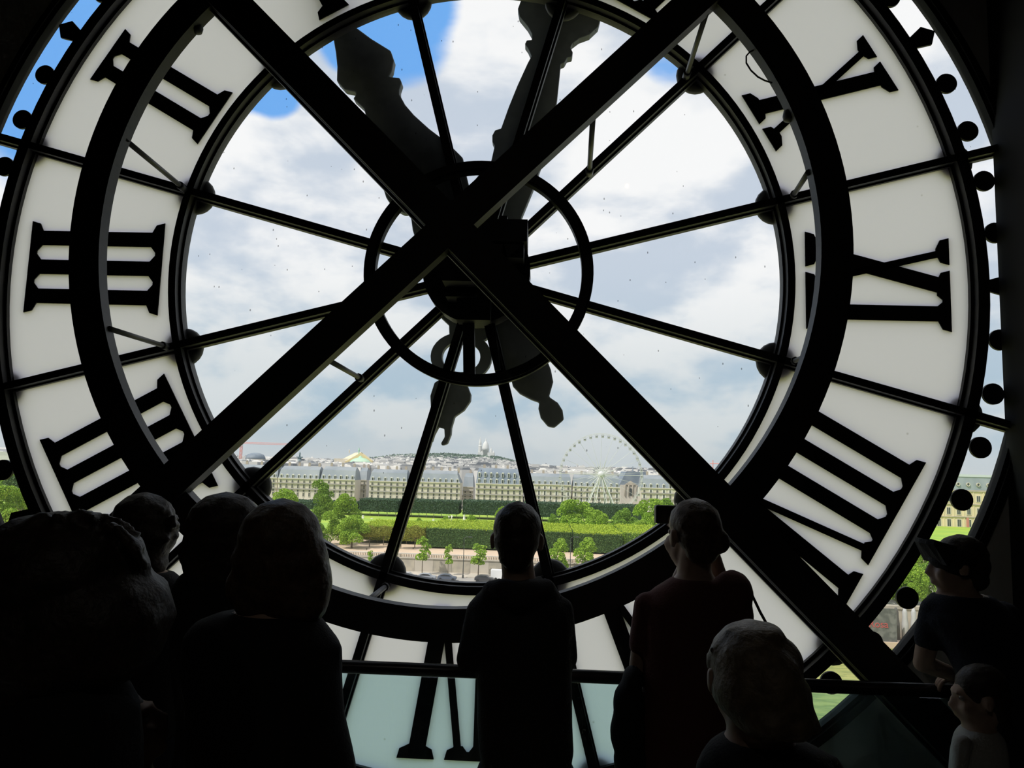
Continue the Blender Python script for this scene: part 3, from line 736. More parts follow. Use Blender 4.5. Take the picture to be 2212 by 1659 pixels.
# clipped hedge blocks: leafy boxes, sunlit top and shaded sides painted as leaf colours
def hedge(name, label, x0, x1, y0, y1, z0, z1, n, size, mat_side, mat_top, group, cat='hedge', core=leaf_dark, skirt=0.0):
    e = empty(name, (0.5*(x0+x1), y0, z0), label, cat, group)
    zb = z0+skirt
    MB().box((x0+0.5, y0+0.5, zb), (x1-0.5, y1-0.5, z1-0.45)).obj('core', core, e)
    A = [(x1-x0)*(z1-zb), (y1-y0)*(z1-zb)*0.6]; mb = MB()
    kf = int(n*A[0]/(A[0]+2*A[1])); ks = int(n*A[1]/(A[0]+2*A[1]))
    pts = np.c_[rng.uniform(x0, x1, kf), y0+0.35*rng.random(kf)+0.5*np.abs(rng.normal(size=kf))*0.4, rng.uniform(zb, z1-0.2, kf)]
    leaf_cloud(pts, np.tile([0, -1, 0.3], (kf, 1)), size, mb)
    for xx, s in ((x0, -1), (x1, 1)):
        pts = np.c_[xx-s*0.4*rng.random(ks), rng.uniform(y0, y1, ks), rng.uniform(zb, z1-0.2, ks)]; leaf_cloud(pts, np.tile([s, 0, 0.3], (ks, 1)), size, mb)
    mb.obj('side_leaves', mat_side, e)
    mt = MB(); kt = int(n*0.9); pts = np.c_[rng.uniform(x0, x1, kt), rng.uniform(y0, y1, kt), z1-0.3+0.45*rng.random(kt)+0.25*np.sin(rng.uniform(x0, x1, kt))]
    leaf_cloud(pts, np.tile([0, 0, 1.2], (kt, 1)), size, mt); mt.obj('top_leaves', mat_top, e)
    if skirt > 0.5:
        k = max(2, int((x1-x0)/3.2))
        for i in range(k):
            xx = x0+1.0+(x1-x0-2.0)*i/(k-1); MB().tube([(xx, y0+1.0, z0), (xx, y0+1.0, zb+0.6)], 0.13, 6).obj('trunk', bark, e)
    return e
def hx(px, y): return P(px, 1150, y).x
def hz(px, py, y): return P(px, py, y).z
Y1 = 201.0; zt = hz(1000, 1141, Y1)
hedge('clipped_hedge', 'dark clipped hedge block left of the hooded boy', hx(921, Y1), hx(1100, Y1), Y1, 231, ZT, zt, 15600, 0.31, leaf_dark, leaf_sunlit_top, 'clipped hedge blocks on the terrace', skirt=0.4)
hedge('clipped_hedge', 'clipped hedge block just right of the hooded boy', hx(1112, Y1), hx(1236, Y1), Y1+2, 231, ZT, zt-0.1, 12600, 0.31, leaf_dark, leaf_sunlit_top, 'clipped hedge blocks on the terrace', skirt=0.4)
hedge('clipped_hedge', 'clipped hedge block below the round olive tree', hx(1240, Y1), hx(1345, Y1), Y1, 231, ZT, zt-0.1, 12600, 0.31, leaf_dark, leaf_sunlit_top, 'clipped hedge blocks on the terrace', skirt=0.4)
hedge('clipped_hedge', 'bright clipped hedge block toward the woman with the camera', hx(1349, Y1), hx(1500, Y1), Y1+1, 231, ZT, zt+0.3, 12600, 0.31, leaf_mid, leaf_sunlit_top, 'clipped hedge blocks on the terrace', skirt=0.4)
hedge('clipped_hedge', 'clipped hedge block with olive front left of the dark one', hx(775, Y1+8), hx(917, Y1+8), Y1+8, 232, ZT, hz(850, 1137, Y1+8), 12600, 0.31, leaf_olive, leaf_sunlit_top, 'clipped hedge blocks on the terrace', skirt=0.9)
# far clipped tree rows in front of the long facade
for i, (pa, pb, top, lab) in enumerate(((770, 860, 1080, 'far dark clipped tree row at the left end'), (862, 992, 1082, 'far dark clipped tree row between the two glazing bars'), (994, 1125, 1084, 'far dark clipped tree row left of the hooded boy'), (1127, 1250, 1088, 'far dark clipped tree row right of the hooded boy'), (1252, 1400, 1092, 'far dark clipped tree row under the big wheel'), (560, 768, 1083, 'far dark clipped tree row behind the tall trees'))):
    y0 = 338; m_ = 0.5*(pa+pb)
    hedge('tree_row', lab, hx(pa, y0)+0.7, hx(pb, y0)-0.7, y0, y0+14, ZL, hz(m_, top, y0), 4200, 0.60, leaf_far, leaf_far, 'far clipped tree rows', 'hedge', leaf_far, skirt=2.0)
# low round shrubs on the far lawn
for px, y, s, lab in ((905, 318, 0.22, 'small round shrub on the far lawn near the white statues'), (965, 316, 0.34, 'bright round shrub beside the white statue'), (1018, 318, 0.42, 'dark round shrub by the white obelisk')):
    q = P(px, 1110, y); tree('broad2', q.x, y, ZL-0.8, s, px, 'shrub', lab, 'shrub', 'shrubs on the lawn')

# ================================================================== lamp post, vehicles, statues
metal_d = pmat('dark painted metal', (0.05, 0.055, 0.055), 0.5)
q = P(1003, 1162, 170.8); lp = empty('lamp_post', (q.x, 170.8, ZG), 'tall thin street lamp left of the hooded boy', 'street lamp')
MB().tube([(q.x, 170.8, ZG), (q.x, 170.8, ZG+4), (q.x, 170.8, q.z)], [0.11, 0.09, 0.06], 8).obj('pole', metal_d, lp)
MB().tube([(q.x, 170.8, q.z-0.1), (q.x+0.5, 170.8, q.z+0.25), (q.x+1.2, 170.8, q.z+0.3)], 0.05, 6).obj('arm', metal_d, lp)
MB().box((q.x+1.0, 170.6, q.z+0.15), (q.x+1.9, 171.0, q.z+0.32)).obj('lamp_head', metal_d, lp)
MB().lathe([(0.2, 0), (0.2, 0.6), (0.12, 0.8)], (q.x, 170.8, ZG), 8).obj('base', metal_d, lp)
q2 = P(1233, 1162, 170.8); lp = empty('lamp_post', (q2.x, 170.8, ZG), 'tall thin street lamp between the pair of full young trees', 'street lamp')
MB().tube([(q2.x, 170.8, ZG), (q2.x, 170.8, q2.z)], [0.1, 0.06], 8).obj('pole', metal_d, lp)
MB().tube([(q2.x, 170.8, q2.z-0.1), (q2.x+0.5, 170.8, q2.z+0.25), (q2.x+1.2, 170.8, q2.z+0.3)], 0.05, 6).obj('arm', metal_d, lp)
MB().box((q2.x+1.0, 170.6, q2.z+0.15), (q2.x+1.9, 171.0, q2.z+0.32)).obj('lamp_head', metal_d, lp)

rubber = pmat('black rubber', (0.02, 0.02, 0.02), 0.8)
auto_glass = pmat('dark car glass', (0.03, 0.035, 0.04), 0.1)
wheel_me = MB().prism([(0.33*math.cos(2*PI*i/14), 0.33*math.sin(2*PI*i/14)) for i in range(14)], -0.11, 0.11).mesh('wheel', rubber)
def car(px, y, col, name, label, van=False):
    q = P(px, 1248, y); x = q.x; e = empty(name, (x, y, ZG), label, 'van' if van else 'car')
    body = pmat(label+' paint', col, 0.35, metal=0.1)
    if van:
        prof = [(-2.6, 0.35), (2.5, 0.35), (2.6, 0.95), (2.1, 1.25), (1.55, 2.15), (1.3, 2.35), (-2.55, 2.4), (-2.65, 2.2)]
        win = [(1.35, 1.35), (1.95, 1.3), (1.5, 2.02), (1.3, 2.05)]
    else:
        prof = [(-2.15, 0.32), (2.1, 0.32), (2.15, 0.72), (1.95, 0.88), (1.15, 0.98), (0.5, 1.42), (-0.8, 1.48), (-1.55, 1.30), (-1.95, 1.0), (-2.15, 0.9)]
        win = [(-1.5, 1.02), (0.95, 1.0), (0.42, 1.36), (-0.78, 1.40), (-1.35, 1.22)]
    o = MB().prism([(x+u, ZG+v) for u, v in prof], y-0.88, y+0.88).obj('body', body, e)
    md = o.modifiers.new('soft', 'BEVEL'); md.width = 0.09; md.segments = 2; md.limit_method = 'ANGLE'
    MB().prism([(x+u, ZG+v) for u, v in win], y-0.90, y+0.90).obj('window', auto_glass, e)
    for u in (-1.45, 1.4):
        for s in (-0.8, 0.8): link('wheel', wheel_me, e, (x+u, y+s, ZG+0.33))
    return e
car(966, 166.5, (0.10, 0.12, 0.16), 'car', 'dark blue parked car right of the young street tree')
car(1046, 166.8, (0.05, 0.05, 0.055), 'car', 'black car in front of the white van')
car(1085, 169.8, (0.80, 0.80, 0.80), 'van', 'white van behind the black car', True)
car(880, 167.0, (0.42, 0.42, 0.42), 'car', 'grey parked car at the foot of the glazing bar')
car(922, 166.3, (0.30, 0.32, 0.36), 'car', 'bluish grey parked car between two other cars')

marble = pmat('white marble', (0.80, 0.78, 0.74), 0.7)
def statue(px, py_top, y, label, obelisk=False, base=ZL):
    q = P(px, py_top, y); h = q.z-base; e = empty('statue', (q.x, y, base), label, 'statue', 'white statues on the lawn')
    MB().box((q.x-0.5, y-0.5, base), (q.x+0.5, y+0.5, base+h*0.38)).obj('pedestal', marble, e)
    b = base+h*0.38; hh = h*0.62
    if obelisk: MB().lathe([(0.55, 0), (0.45, hh*0.3), (0.3, hh*0.75), (0.03, hh)], (q.x, y, b), 4).obj('figure', marble, e)
    else:
        mb = MB(); mb.lathe([(0.30, 0), (0.26, hh*0.25), (0.32, hh*0.5), (0.40, hh*0.72), (0.36, hh*0.8), (0.12, hh*0.84), (0.17, hh*0.9), (0.16, hh*0.96), (0.04, hh)], (q.x, y, b), 10, sy=0.7)
        mb.tube([(q.x+0.3, y, b+hh*0.75), (q.x+0.55, y-0.1, b+hh*0.6), (q.x+0.5, y-0.3, b+hh*0.78)], 0.09, 6); mb.obj('figure', marble, e, True)
for px, pt, lab, ob in ((784, 1113, 'white statue right of the tall bright tree', False), (803, 1119, 'low white statue on the lawn left of the glazing bar', False), (936, 1121, 'small white statue on the lawn right of the glazing bar', False), (969, 1114, 'white statue beside the bright shrub', False), (976, 1113, 'white statue right beside the bright shrub, right of a pair', False), (1003, 1111, 'slender white obelisk-shaped statue on the lawn', True)):
    statue(px, pt, 322, lab, ob)
# ================================================================== long facades behind the garden
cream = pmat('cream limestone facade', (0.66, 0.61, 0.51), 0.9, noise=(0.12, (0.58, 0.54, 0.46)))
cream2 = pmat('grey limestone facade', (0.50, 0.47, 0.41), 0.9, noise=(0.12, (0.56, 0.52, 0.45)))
zinc = pmat('blue grey zinc roof', (0.20, 0.235, 0.27), 0.6, noise=(0.10, (0.28, 0.31, 0.335)))
zinc2 = pmat('dark slate roof', (0.15, 0.19, 0.24), 0.6, noise=(0.12, (0.22, 0.26, 0.30)))
brickch = pmat('chimney plaster', (0.42, 0.36, 0.30), 0.9)
pane_d = pmat('dark window pane', (0.06, 0.07, 0.075), 0.2)
white_f = pmat('white window frame', (0.72, 0.70, 0.66), 0.7)
iron_b = pmat('balcony iron', (0.34, 0.33, 0.31), 0.7)
# a window: pale surround, dark panes with a mullion (unit size 1 wide, 1 high, standing on z=0)
wm = MB()
for x0_, x1_, z0_, z1_ in ((-0.62, -0.46, -0.05, 1.06), (0.46, 0.62, -0.05, 1.06), (-0.46, 0.46, 0.97, 1.06), (-0.46, 0.46, -0.05, 0.03), (-0.03, 0.03, 0.03, 0.97)): wm.box((x0_, -0.16, z0_), (x1_, 0.0, z1_))
WIN = wm.mesh('window', cream)
pmn = MB(); pmn.box((-0.46, -0.09, 0.03), (-0.03, -0.04, 0.97)); pmn.box((0.03, -0.09, 0.03), (0.46, -0.04, 0.97)); PANE = pmn.mesh('pane', pane_d)
def window(me, parent, loc, scale):
    o = link('window', me, parent, loc); o.scale = scale
    p = bpy.data.objects.new('pane', PANE); C.objects.link(p); p.parent = o
    return o
sm = MB(); sm.box((-1.0, -0.16, -0.02), (-0.46, 0, 1.02), 0); sm.box((0.46, -0.16, -0.02), (1.0, 0, 1.02), 0); sm.box((-0.03, -0.14, 0.0), (0.03, 0, 1.0), 0)
WINS = sm.mesh('window', white_f)
dm = MB(); dm.box((-0.62, -0.9, 0), (0.62, 0.9, 1.0), 0); dm.prism([(-0.75, 1.0), (0.75, 1.0), (0, 1.35)], -1.0, 0.9, 0); DORM = dm.mesh('dormer', white_f)
DPANE = MB().box((-0.40, -0.98, 0.08), (0.40, -0.88, 0.92)).mesh('pane', pane_d)
chm = MB(); chm.box((-1.6, -0.35, 0), (1.6, 0.35, 1.0)); 
for u in (-1.2, -0.6, 0.0, 0.6, 1.2): chm.box((u-0.16, -0.16, 1.0), (u+0.16, 0.16, 1.22))
CHIM = chm.mesh('chimney', brickch)
def facade(pa, pb, py_roof, py_corn, y, label, rows, ncol, wall_m=cream, roof_m=zinc, depth=14, dormers=True, chim=3, shutters=False, mansard=0.5, base=ZL, dorm_rows=1, cat='building', group=None):
    pm = 0.5*(pa+pb); x0, x1 = P(pa, py_corn, y).x+0.25, P(pb, py_corn, y).x-0.25
    zc, zr = P(pm, py_corn, y).z, P(pm, py_roof, y).z
    e = empty('apartment_building', (0.5*(x0+x1), y, base), label, cat, group)
    MB().box((x0, y, base), (x1, y+depth, zc)).obj('wall', wall_m, e)
    # mansard roof
    k = mansard; s = (zr-zc)
    r = MB(); kz = zc+s*0.72
    pts = [(x0, y-0.1, zc), (x1, y-0.1, zc), (x1, y+depth, zc), (x0, y+depth, zc), (x0+k, y+s*0.33, kz), (x1-k, y+s*0.33, kz), (x1-k, y+depth-s*0.33, kz), (x0+k, y+depth-s*0.33, kz), (x0+k+0.4, y+depth*0.5-0.3, zr), (x1-k-0.4, y+depth*0.5-0.3, zr), (x1-k-0.4, y+depth*0.5+0.3, zr), (x0+k+0.4, y+depth*0.5+0.3, zr)]
    r.add(pts, [(0,1,5,4),(1,2,6,5),(2,3,7,6),(3,0,4,7),(4,5,9,8),(5,6,10,9),(6,7,11,10),(7,4,8,11),(8,9,10,11),(3,2,1,0)])
    r.obj('roof', roof_m, e)
    MB().box((x0, y-0.55, zc-0.25), (x1, y+0.3, zc+0.2)).obj('cornice', wall_m, e)
    H = zc-base; W_ = (x1-x0)/ncol
    for i, (f, wh) in enumerate(rows):           # f: window foot as a fraction of the wall, wh: height in metres
        for c in range(ncol):
            xx = x0+W_*(c+0.5); me = WINS if (shutters and (c*7+i*3) % 5 < 3) else WIN
            window(me, e, (xx, y-0.02, base+H*f), (W_*0.30, 1.2, wh))
    for f in (0.56, 0.79):
        MB().box((x0, y-0.7, base+H*f), (x1, y, base+H*f+0.18)).obj('balcony', stone_m, e)
        MB().box((x0, y-0.72, base+H*f+0.18), (x1, y-0.66, base+H*f+0.60)).obj('railing', iron_b, e)
    if dormers:
        for j in range(dorm_rows):
            for c in range(ncol):
                o = link('dormer', DORM, e, (x0+W_*(c+0.5), y+0.9+j*1.1, zc+0.35+j*s*0.40)); o.scale = (W_*0.30, 1.0, s*0.24); p = bpy.data.objects.new('pane', DPANE); C.objects.link(p); p.parent = o
    for c in range(chim):
        t = (c+0.6)/chim; o = link('chimney', CHIM, e, (x0+(x1-x0)*t, y+depth*0.55, zr-1.0)); o.scale = (0.42, 1.0, 2.6)
    return e
R4 = [(0.28, 2.3), (0.44, 2.2), (0.61, 2.2), (0.83, 1.6)]
YF_ = 420
facade(500, 600, 1004, 1031, YF_+2, 'pale grey-roofed building at the far left behind the trees', R4, 7, chim=3)
facade(600, 690, 1007, 1034, YF_, 'cream building with zinc mansard left of the tall trees', R4, 7, chim=4)
facade(691, 768, 1008, 1036, YF_, 'cream building with zinc mansard behind the tall bright tree', R4, 6, chim=3)
facade(772, 793, 1010, 1037, YF_+16, 'narrow grey building in the gap of the long facade', R4, 2, wall_m=cream2, chim=2, dormers=False)
facade(797, 880, 1014, 1040, YF_, 'cream building crossed by the left glazing bar', R4, 6, chim=4)
facade(881, 995, 1016, 1042, YF_, 'cream building with many chimneys left of the narrow gap', R4, 9, chim=6, mansard=2.0)
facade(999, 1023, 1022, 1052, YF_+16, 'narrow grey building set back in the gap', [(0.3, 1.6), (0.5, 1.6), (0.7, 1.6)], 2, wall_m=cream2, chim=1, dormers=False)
facade(1027, 1131, 1012, 1046, YF_-2, 'large cream building with tall slate roof left of the bar', R4, 8, roof_m=zinc2, chim=4, dorm_rows=2)
facade(1132, 1235, 1023, 1047, YF_, 'cream building with white shutters behind the left of the wheel', R4, 8, chim=4, shutters=True)
facade(1236, 1340, 1026, 1052, YF_, 'cream building behind the hub of the big wheel', R4, 8, chim=3, shutters=True)
facade(1384, 1470, 1027, 1055, YF_, 'cream building with zinc roof right of the big wheel', R4, 6, chim=3, shutters=True)
facade(1470, 1560, 1028, 1056, YF_+1, 'cream building behind the crossing beam at right', R4, 6, chim=3)
# the side street with a church front
q0, q1 = P(1341, 1050, 455), P(1384, 1050, 455)
ch = empty('church', (0.5*(q0.x+q1.x), 455, ZL), 'dark-roofed church front in the gap right of the wheel', 'church')
zc_ = P(1362, 1048, 455).z; zr_ = P(1362, 1019, 455).z
MB().box((q0.x, 455, ZL), (q1.x, 480, zc_)).obj('wall', cream2, ch)
MB().prism([(q0.x-0.5, zc_), (q1.x+6.5, zc_), (q1.x+4.5, zr_), (q0.x+3.5, zr_)], 458, 486).obj('roof', zinc2, ch)
xm = 0.5*(q0.x+q1.x)
MB().prism([(xm-4, zc_), (xm+4, zc_), (xm, zc_+2.6)], 454.4, 456).obj('pediment', stone_m, ch)
for u in (-3.4, -1.2, 1.2, 3.4): MB().lathe([(0.42, 0), (0.36, 6.2), (0.5, 6.5)], (xm+u, 454.6, zc_-6.6), 8).obj('column', cream, ch, True)
MB().prism([(xm-0.8, zc_-6.4), (xm+0.8, zc_-6.4), (xm+0.8, zc_-2.6), (xm+0.4, zc_-1.9), (xm-0.4, zc_-1.9), (xm-0.8, zc_-2.6)], 454.8, 455.2).obj('window', pane_d, ch)
MB().tube([(xm+2.0, 462, zr_), (xm+2.0, 462, zr_+3.4)], [0.5, 0.15], 8).obj('finial', zinc2, ch)

# Palace wing seen through the right rim
gold = pmat('warm yellow limestone', (0.74, 0.63, 0.42), 0.9, noise=(0.12, (0.66, 0.57, 0.40)))
YP = 400; x0, x1 = P(1995, 1060, YP).x, P(2200, 1060, YP).x; zb = P(2070, 1143, YP).z; zc_ = P(2070, 1058, YP).z; zr_ = P(2070, 1029, YP).z
pw = empty('palace_wing', (0.5*(x0+x1), YP, zb), 'yellow stone palace wing with slate roof at the right rim', 'palace')
MB().box((x0, YP, zb-1.5), (x1, YP+16, zc_)).obj('wall', gold, pw)
MB().prism([(x0-0.5, zc_), (x1+0.5, zc_), (x1-1.0, zr_), (x0+1.0, zr_)], YP-0.1, YP+15).obj('roof', pmat('pale slate roof', (0.34, 0.38, 0.44), 0.7, noise=(0.2, (0.28, 0.32, 0.38))), pw)
MB().box((x0, YP-0.4, zr_-0.1), (x1, YP+15, zr_+1.2)).obj('ridge', pmat('pale zinc ridge', (0.55, 0.60, 0.64), 0.6), pw)
H = zc_-zb
for f in (0.0, 0.30, 0.62, 0.96): MB().box((x0, YP-0.5, zb+H*f), (x1, YP, zb+H*f+0.5)).obj('string_course', stone_m, pw)
oc = MB(); oc.ring(0, 0, 0.62, 1.0, -0.3, 0.3, 14, 0); oc.prism([(0.64*math.cos(2*PI*i/14), 0.64*math.sin(2*PI*i/14)) for i in range(14)], -0.12, 0.1, 1)
OCU = oc.mesh('round_dormer', [cream2, pane_d])
k = 0
x = x0+2.2
while x < x1-1:
    for f, wh in ((0.06, 3.9), (0.37, 3.6), (0.70, 3.2)):
        window(WIN, pw, (x, YP-0.02, zb+H*f), (1.9, 1.5, wh))
    link('round_dormer', OCU, pw, (x, YP-0.45, zc_+(zr_-zc_)*0.42)); k += 1
    MB().box((x+2.35, YP-0.28, zb), (x+2.85, YP, zc_-0.3)).obj('pilaster', gold, pw); x += 5.2
MB().box((P(2086, 1100, YP).x, YP-0.5, zb+H*0.04), (P(2091, 1100, YP).x, YP-0.3, zb+H*0.30)).obj('banner', pmat('faded red banner', (0.55, 0.22, 0.18), 0.8), pw)
hedge('palace_hedge', 'low green hedge in front of the palace wing', x0, x1, 330, 334, ZL, P(2070, 1143, 330).z, 2600, 0.5, leaf_mid, leaf_mid, None, core=leaf_mid)
slab('palace_path', x0, x1, 296, 328, ZL+0.05, sand_m, 0.3, 'pale path before the palace hedge')

# ================================================================== big wheel
YWH = 388; wc = P(1298, 1025, YWH); RW = 87.5*pxm(YWH)
white_s = pmat('white painted steel', (0.62, 0.63, 0.64), 0.5)
wheel = empty('ferris_wheel', (wc.x, YWH, ZL), 'tall white ferris wheel standing before the long facade', 'ferris wheel')
for yo in (-1.3, 1.3):
    rim = MB(); n = 84
    rim.ring(wc.x, wc.z, RW-0.08, RW+0.08, YWH+yo-0.1, YWH+yo+0.1, n); rim.ring(wc.x, wc.z, RW-0.78, RW-0.70, YWH+yo-0.06, YWH+yo+0.06, n)
    for i in range(n):
        a = 2*PI*i/n; b = a+PI/n*2*(0.5)
        rim.bar((wc.x+(RW-0.74)*math.cos(a), YWH+yo, wc.z+(RW-0.74)*math.sin(a)), (wc.x+RW*math.cos(b), YWH+yo, wc.z+RW*math.sin(b)), 0.05, 0.05)
    rim.obj('rim', white_s, wheel)
for i in range(21):
    a = 2*PI*(i+0.25)/21; sgn = 1 if i % 2 else -1
    mb = MB(); c, s = math.cos(a), math.sin(a)
    mb.tube([(wc.x+1.6*c, YWH+1.6*sgn, wc.z+1.6*s), (wc.x+RW*c, YWH+1.3*sgn, wc.z+RW*s)], [0.13, 0.045], 6); mb.obj('spoke', white_s, wheel)
for i in range(28):
    a = 2*PI*(i+0.5)/28; c, s = math.cos(a), math.sin(a); L = RW*(0.36 if i % 2 else 0.27)
    MB().tube([(wc.x+1.6*c, YWH-1.5, wc.z+1.6*s), (wc.x+L*c, YWH-1.4, wc.z+L*s)], [0.24, 0.09], 6).obj('hub_ray', white_s, wheel)
MB().sphere((wc.x, YWH-1.4, wc.z), (1.75, 1.2, 1.75), 20, 12).obj('hub', white_s, wheel, True)
MB().tube([(wc.x, YWH-2.4, wc.z), (wc.x, YWH+2.6, wc.z)], 0.9, 14).obj('axle', white_s, wheel)
gm = MB(); gm.box((-0.62, -0.7, -2.2), (0.62, 0.7, -1.5), 0); gm.box((-0.62, -0.7, -0.75), (0.62, 0.7, -0.55), 0)
for u in (-0.58, 0.58):
    for v in (-0.66, 0.66): gm.box((u-0.05, v-0.05, -1.5), (u+0.05, v+0.05, -0.75), 0)
gm.box((-0.5, -0.6, -1.52), (0.5, 0.6, -1.25), 1); gm.box((-0.05, -0.05, -0.55), (0.05, 0.05, 0.05), 0)
GON = gm.mesh('gondola', [pmat('grey gondola paint', (0.50, 0.50, 0.50), 0.6), pane_d])
for sx in (-1, 1): MB().tube([(wc.x+1.5*sx, YWH-1.4, wc.z), (wc.x+RW*sx, YWH-1.3, wc.z)], [0.2, 0.16], 6).obj('spoke', white_s, wheel)
for i in range(42):
    a = 2*PI*(i+0.3)/42; link('gondola', GON, wheel, (wc.x+RW*math.cos(a), YWH, wc.z+RW*math.sin(a)))
for yo in (-3.2, 3.2):
    for s in (-1, 1):
        MB().tube([(wc.x+0.4*s, YWH+yo*0.6, wc.z), (wc.x+9.2*s, YWH+yo*2.0, ZL)], [0.22, 0.28], 10).obj('leg', white_s, wheel)
        MB().tube([(wc.x+0.2*s, YWH+yo*0.6, wc.z-1), (wc.x+4.4*s, YWH+yo*2.0, ZL)], [0.16, 0.2], 8).obj('leg', white_s, wheel)

# ================================================================== landmarks beyond
# opera house with green dome
YO = 1250; kx = pxm(YO)
def opx(px, py): q = P(px, py, YO); return q.x, q.z
op = empty('opera_house', (opx(758, 1000)[0], YO, ZL), 'opera house with green copper dome and gabled stage roof', 'opera house')
zb = opx(760, 1040)[1]
ax, az = opx(711, 992); bx, bz = opx(745, 978); cx_, cz_ = opx(775, 977)
MB().box((ax, YO+30, zb), (opx(772, 990)[0], YO+70, opx(760, 991)[1])).obj('stage_house', cream, op)
MB().add([(opx(711, 993)[0], YO+70, opx(711, 993)[1]), (opx(745, 976)[0], YO+70, opx(745, 976)[1]), (opx(773, 976)[0], YO+26, opx(773, 976)[1]), (opx(738, 996)[0], YO+26, opx(738, 996)[1]), (opx(800, 996)[0], YO+26, opx(800, 996)[1]), (opx(780, 993)[0], YO+70, opx(780, 993)[1])], [(0, 3, 2, 1), (1, 2, 4, 5), (3, 4, 2), (0, 1, 5), (0, 5, 4, 3)]).obj('stage_roof', pmat('pale gilt roof', (0.62, 0.58, 0.42), 0.7), op)
MB().prism([(opx(738, 1004)[0], opx(738, 1004)[1]), (opx(800, 1004)[0], opx(800, 1004)[1]), (opx(798, 996)[0], opx(798, 996)[1]), (opx(773, 978)[0], opx(773, 978)[1]), (opx(740, 997)[0], opx(740, 997)[1])], YO+16, YO+26).obj('gable', pmat('golden stone', (0.66, 0.54, 0.30), 0.8), op)
copper = pmat('green copper dome', (0.36, 0.60, 0.44), 0.6, noise=(0.05, (0.48, 0.66, 0.48)))
dx, dz = opx(778, 1001); RD = 23*kx; HD = (opx(777, 988)[1]-dz)
MB().lathe([(RD*1.05, -6), (RD*1.05, 0), (RD*0.98, HD*0.25), (RD*0.8, HD*0.55), (RD*0.5, HD*0.82), (RD*0.2, HD*0.97), (RD*0.16, HD*1.05), (RD*0.10, HD*1.2), (0.2, HD*1.3)], (dx, YO, dz), 28).obj('dome', copper, op, True)
MB().lathe([(RD*1.12, -30), (RD*1.12, -7), (RD*1.06, -6)], (dx, YO, dz), 28).obj('drum', pmat('gilded drum', (0.66, 0.50, 0.20), 0.6), op)
tx, tz = opx(769, 967); MB().lathe([(1.2, 0), (1.0, 5), (1.6, 7), (0.8, 10), (0.2, 12)], (tx, YO+22, tz-11), 8).obj('roof_statue', copper, op)
tx, tz = opx(745, 972); MB().lathe([(0.9, 0), (0.7, 3), (1.1, 4.5), (0.2, 7)], (tx, YO+30, tz-5), 8).obj('roof_statue', cream, op)
# column with statue
q = P(648, 976, 760); vc = empty('triumphal_column', (q.x, 760, ZL), 'dark bronze column with a statue rising above the roofs', 'column')
bz_ = pmat('greenish bronze', (0.17, 0.24, 0.26), 0.6)
MB().lathe([(2.1, ZL), (2.0, q.z-6)], (q.x, 760, 0), 14).obj('shaft', bz_, vc, True)
MB().box((q.x-2.6, 757.4, q.z-6), (q.x+2.6, 762.6, q.z-5)).obj('capital', bz_, vc)
MB().lathe([(0.9, 0), (0.8, 1.8), (1.1, 3.2), (0.4, 4.2), (0.5, 4.8), (0.1, 5.2)], (q.x, 760, q.z-5), 8).obj('statue', bz_, vc, True)
# red tower crane
red_c = pmat('faded red crane paint', (0.72, 0.30, 0.26), 0.7)
YC = 780; a = P(518, 1010, YC); t = P(519, 958, YC); e2 = P(652, 957, YC); e1 = P(478, 962, YC)
cr = empty('tower_crane', (a.x, YC, ZL), 'red tower crane on the skyline at left', 'crane')
ms = MB()
for u in (-1, 1):
    for v in (-1, 1): ms.tube([(a.x+u, YC+v, ZL), (a.x+u, YC+v, t.z)], 0.25, 4)
zz_ = ZL; fl = 1
while zz_ < t.z-2:
    ms.bar((a.x-fl, YC-1, zz_), (a.x+fl, YC-1, zz_+2.2), 0.25, 0.25); ms.bar((a.x+fl, YC+1, zz_), (a.x-fl, YC+1, zz_+2.2), 0.25, 0.25); fl = -fl; zz_ += 2.2
ms.obj('mast', red_c, cr)
jb = MB(); zt_ = t.z
for v, zo in ((-0.8, 0), (0.8, 0), (0, 1.5)): jb.tube([(e1.x, YC+v, zt_+zo), (e2.x, YC+v, zt_+zo)], 0.2, 4)
x = e1.x; fl = 0
while x < e2.x-1.5:
    jb.bar((x, YC, zt_+1.5*fl), (x+1.6, YC, zt_+1.5*(1-fl)), 0.16, 0.16); fl = 1-fl; x += 1.6
jb.obj('jib', red_c, cr)
MB().box((a.x-1.3, YC-1.3, t.z-2.6), (a.x+1.3, YC+1.3, t.z-0.4)).obj('cab', pmat('white cab', (0.7, 0.68, 0.66), 0.6), cr)
MB().tube([(a.x, YC, t.z), (a.x, YC, t.z+6)], [0.8, 0.2], 4).obj('apex', red_c, cr)
# second red crane, far right
YC2 = 1500; t = P(1540, 994, YC2); e2 = P(1566, 1002, YC2)
cr2 = empty('tower_crane', (t.x, YC2, ZL), 'tiny red crane on the skyline right of the crossing beam', 'crane')
MB().tube([(t.x, YC2, ZL), (t.x, YC2, t.z)], [1.0, 0.8], 4).obj('mast', red_c, cr2)
MB().tube([(t.x-6, YC2, e2.z), (e2.x, YC2, e2.z)], 0.8, 4).obj('jib', red_c, cr2)
# grand pavilion with dark dome at far left
q = P(548, 985, 700); pv = empty('domed_pavilion', (q.x, 700, ZL), 'grey pavilion with flattened dark dome below the crane', 'building')
MB().box((q.x-11, 695, ZL), (q.x+11, 715, q.z-3)).obj('wall', cream2, pv)
MB().lathe([(9.5, -3.2), (9.0, -1), (7.5, 1.4), (4, 2.8), (1, 3.2)], (q.x, 705, q.z), 16).obj('dome', zinc2, pv, True)

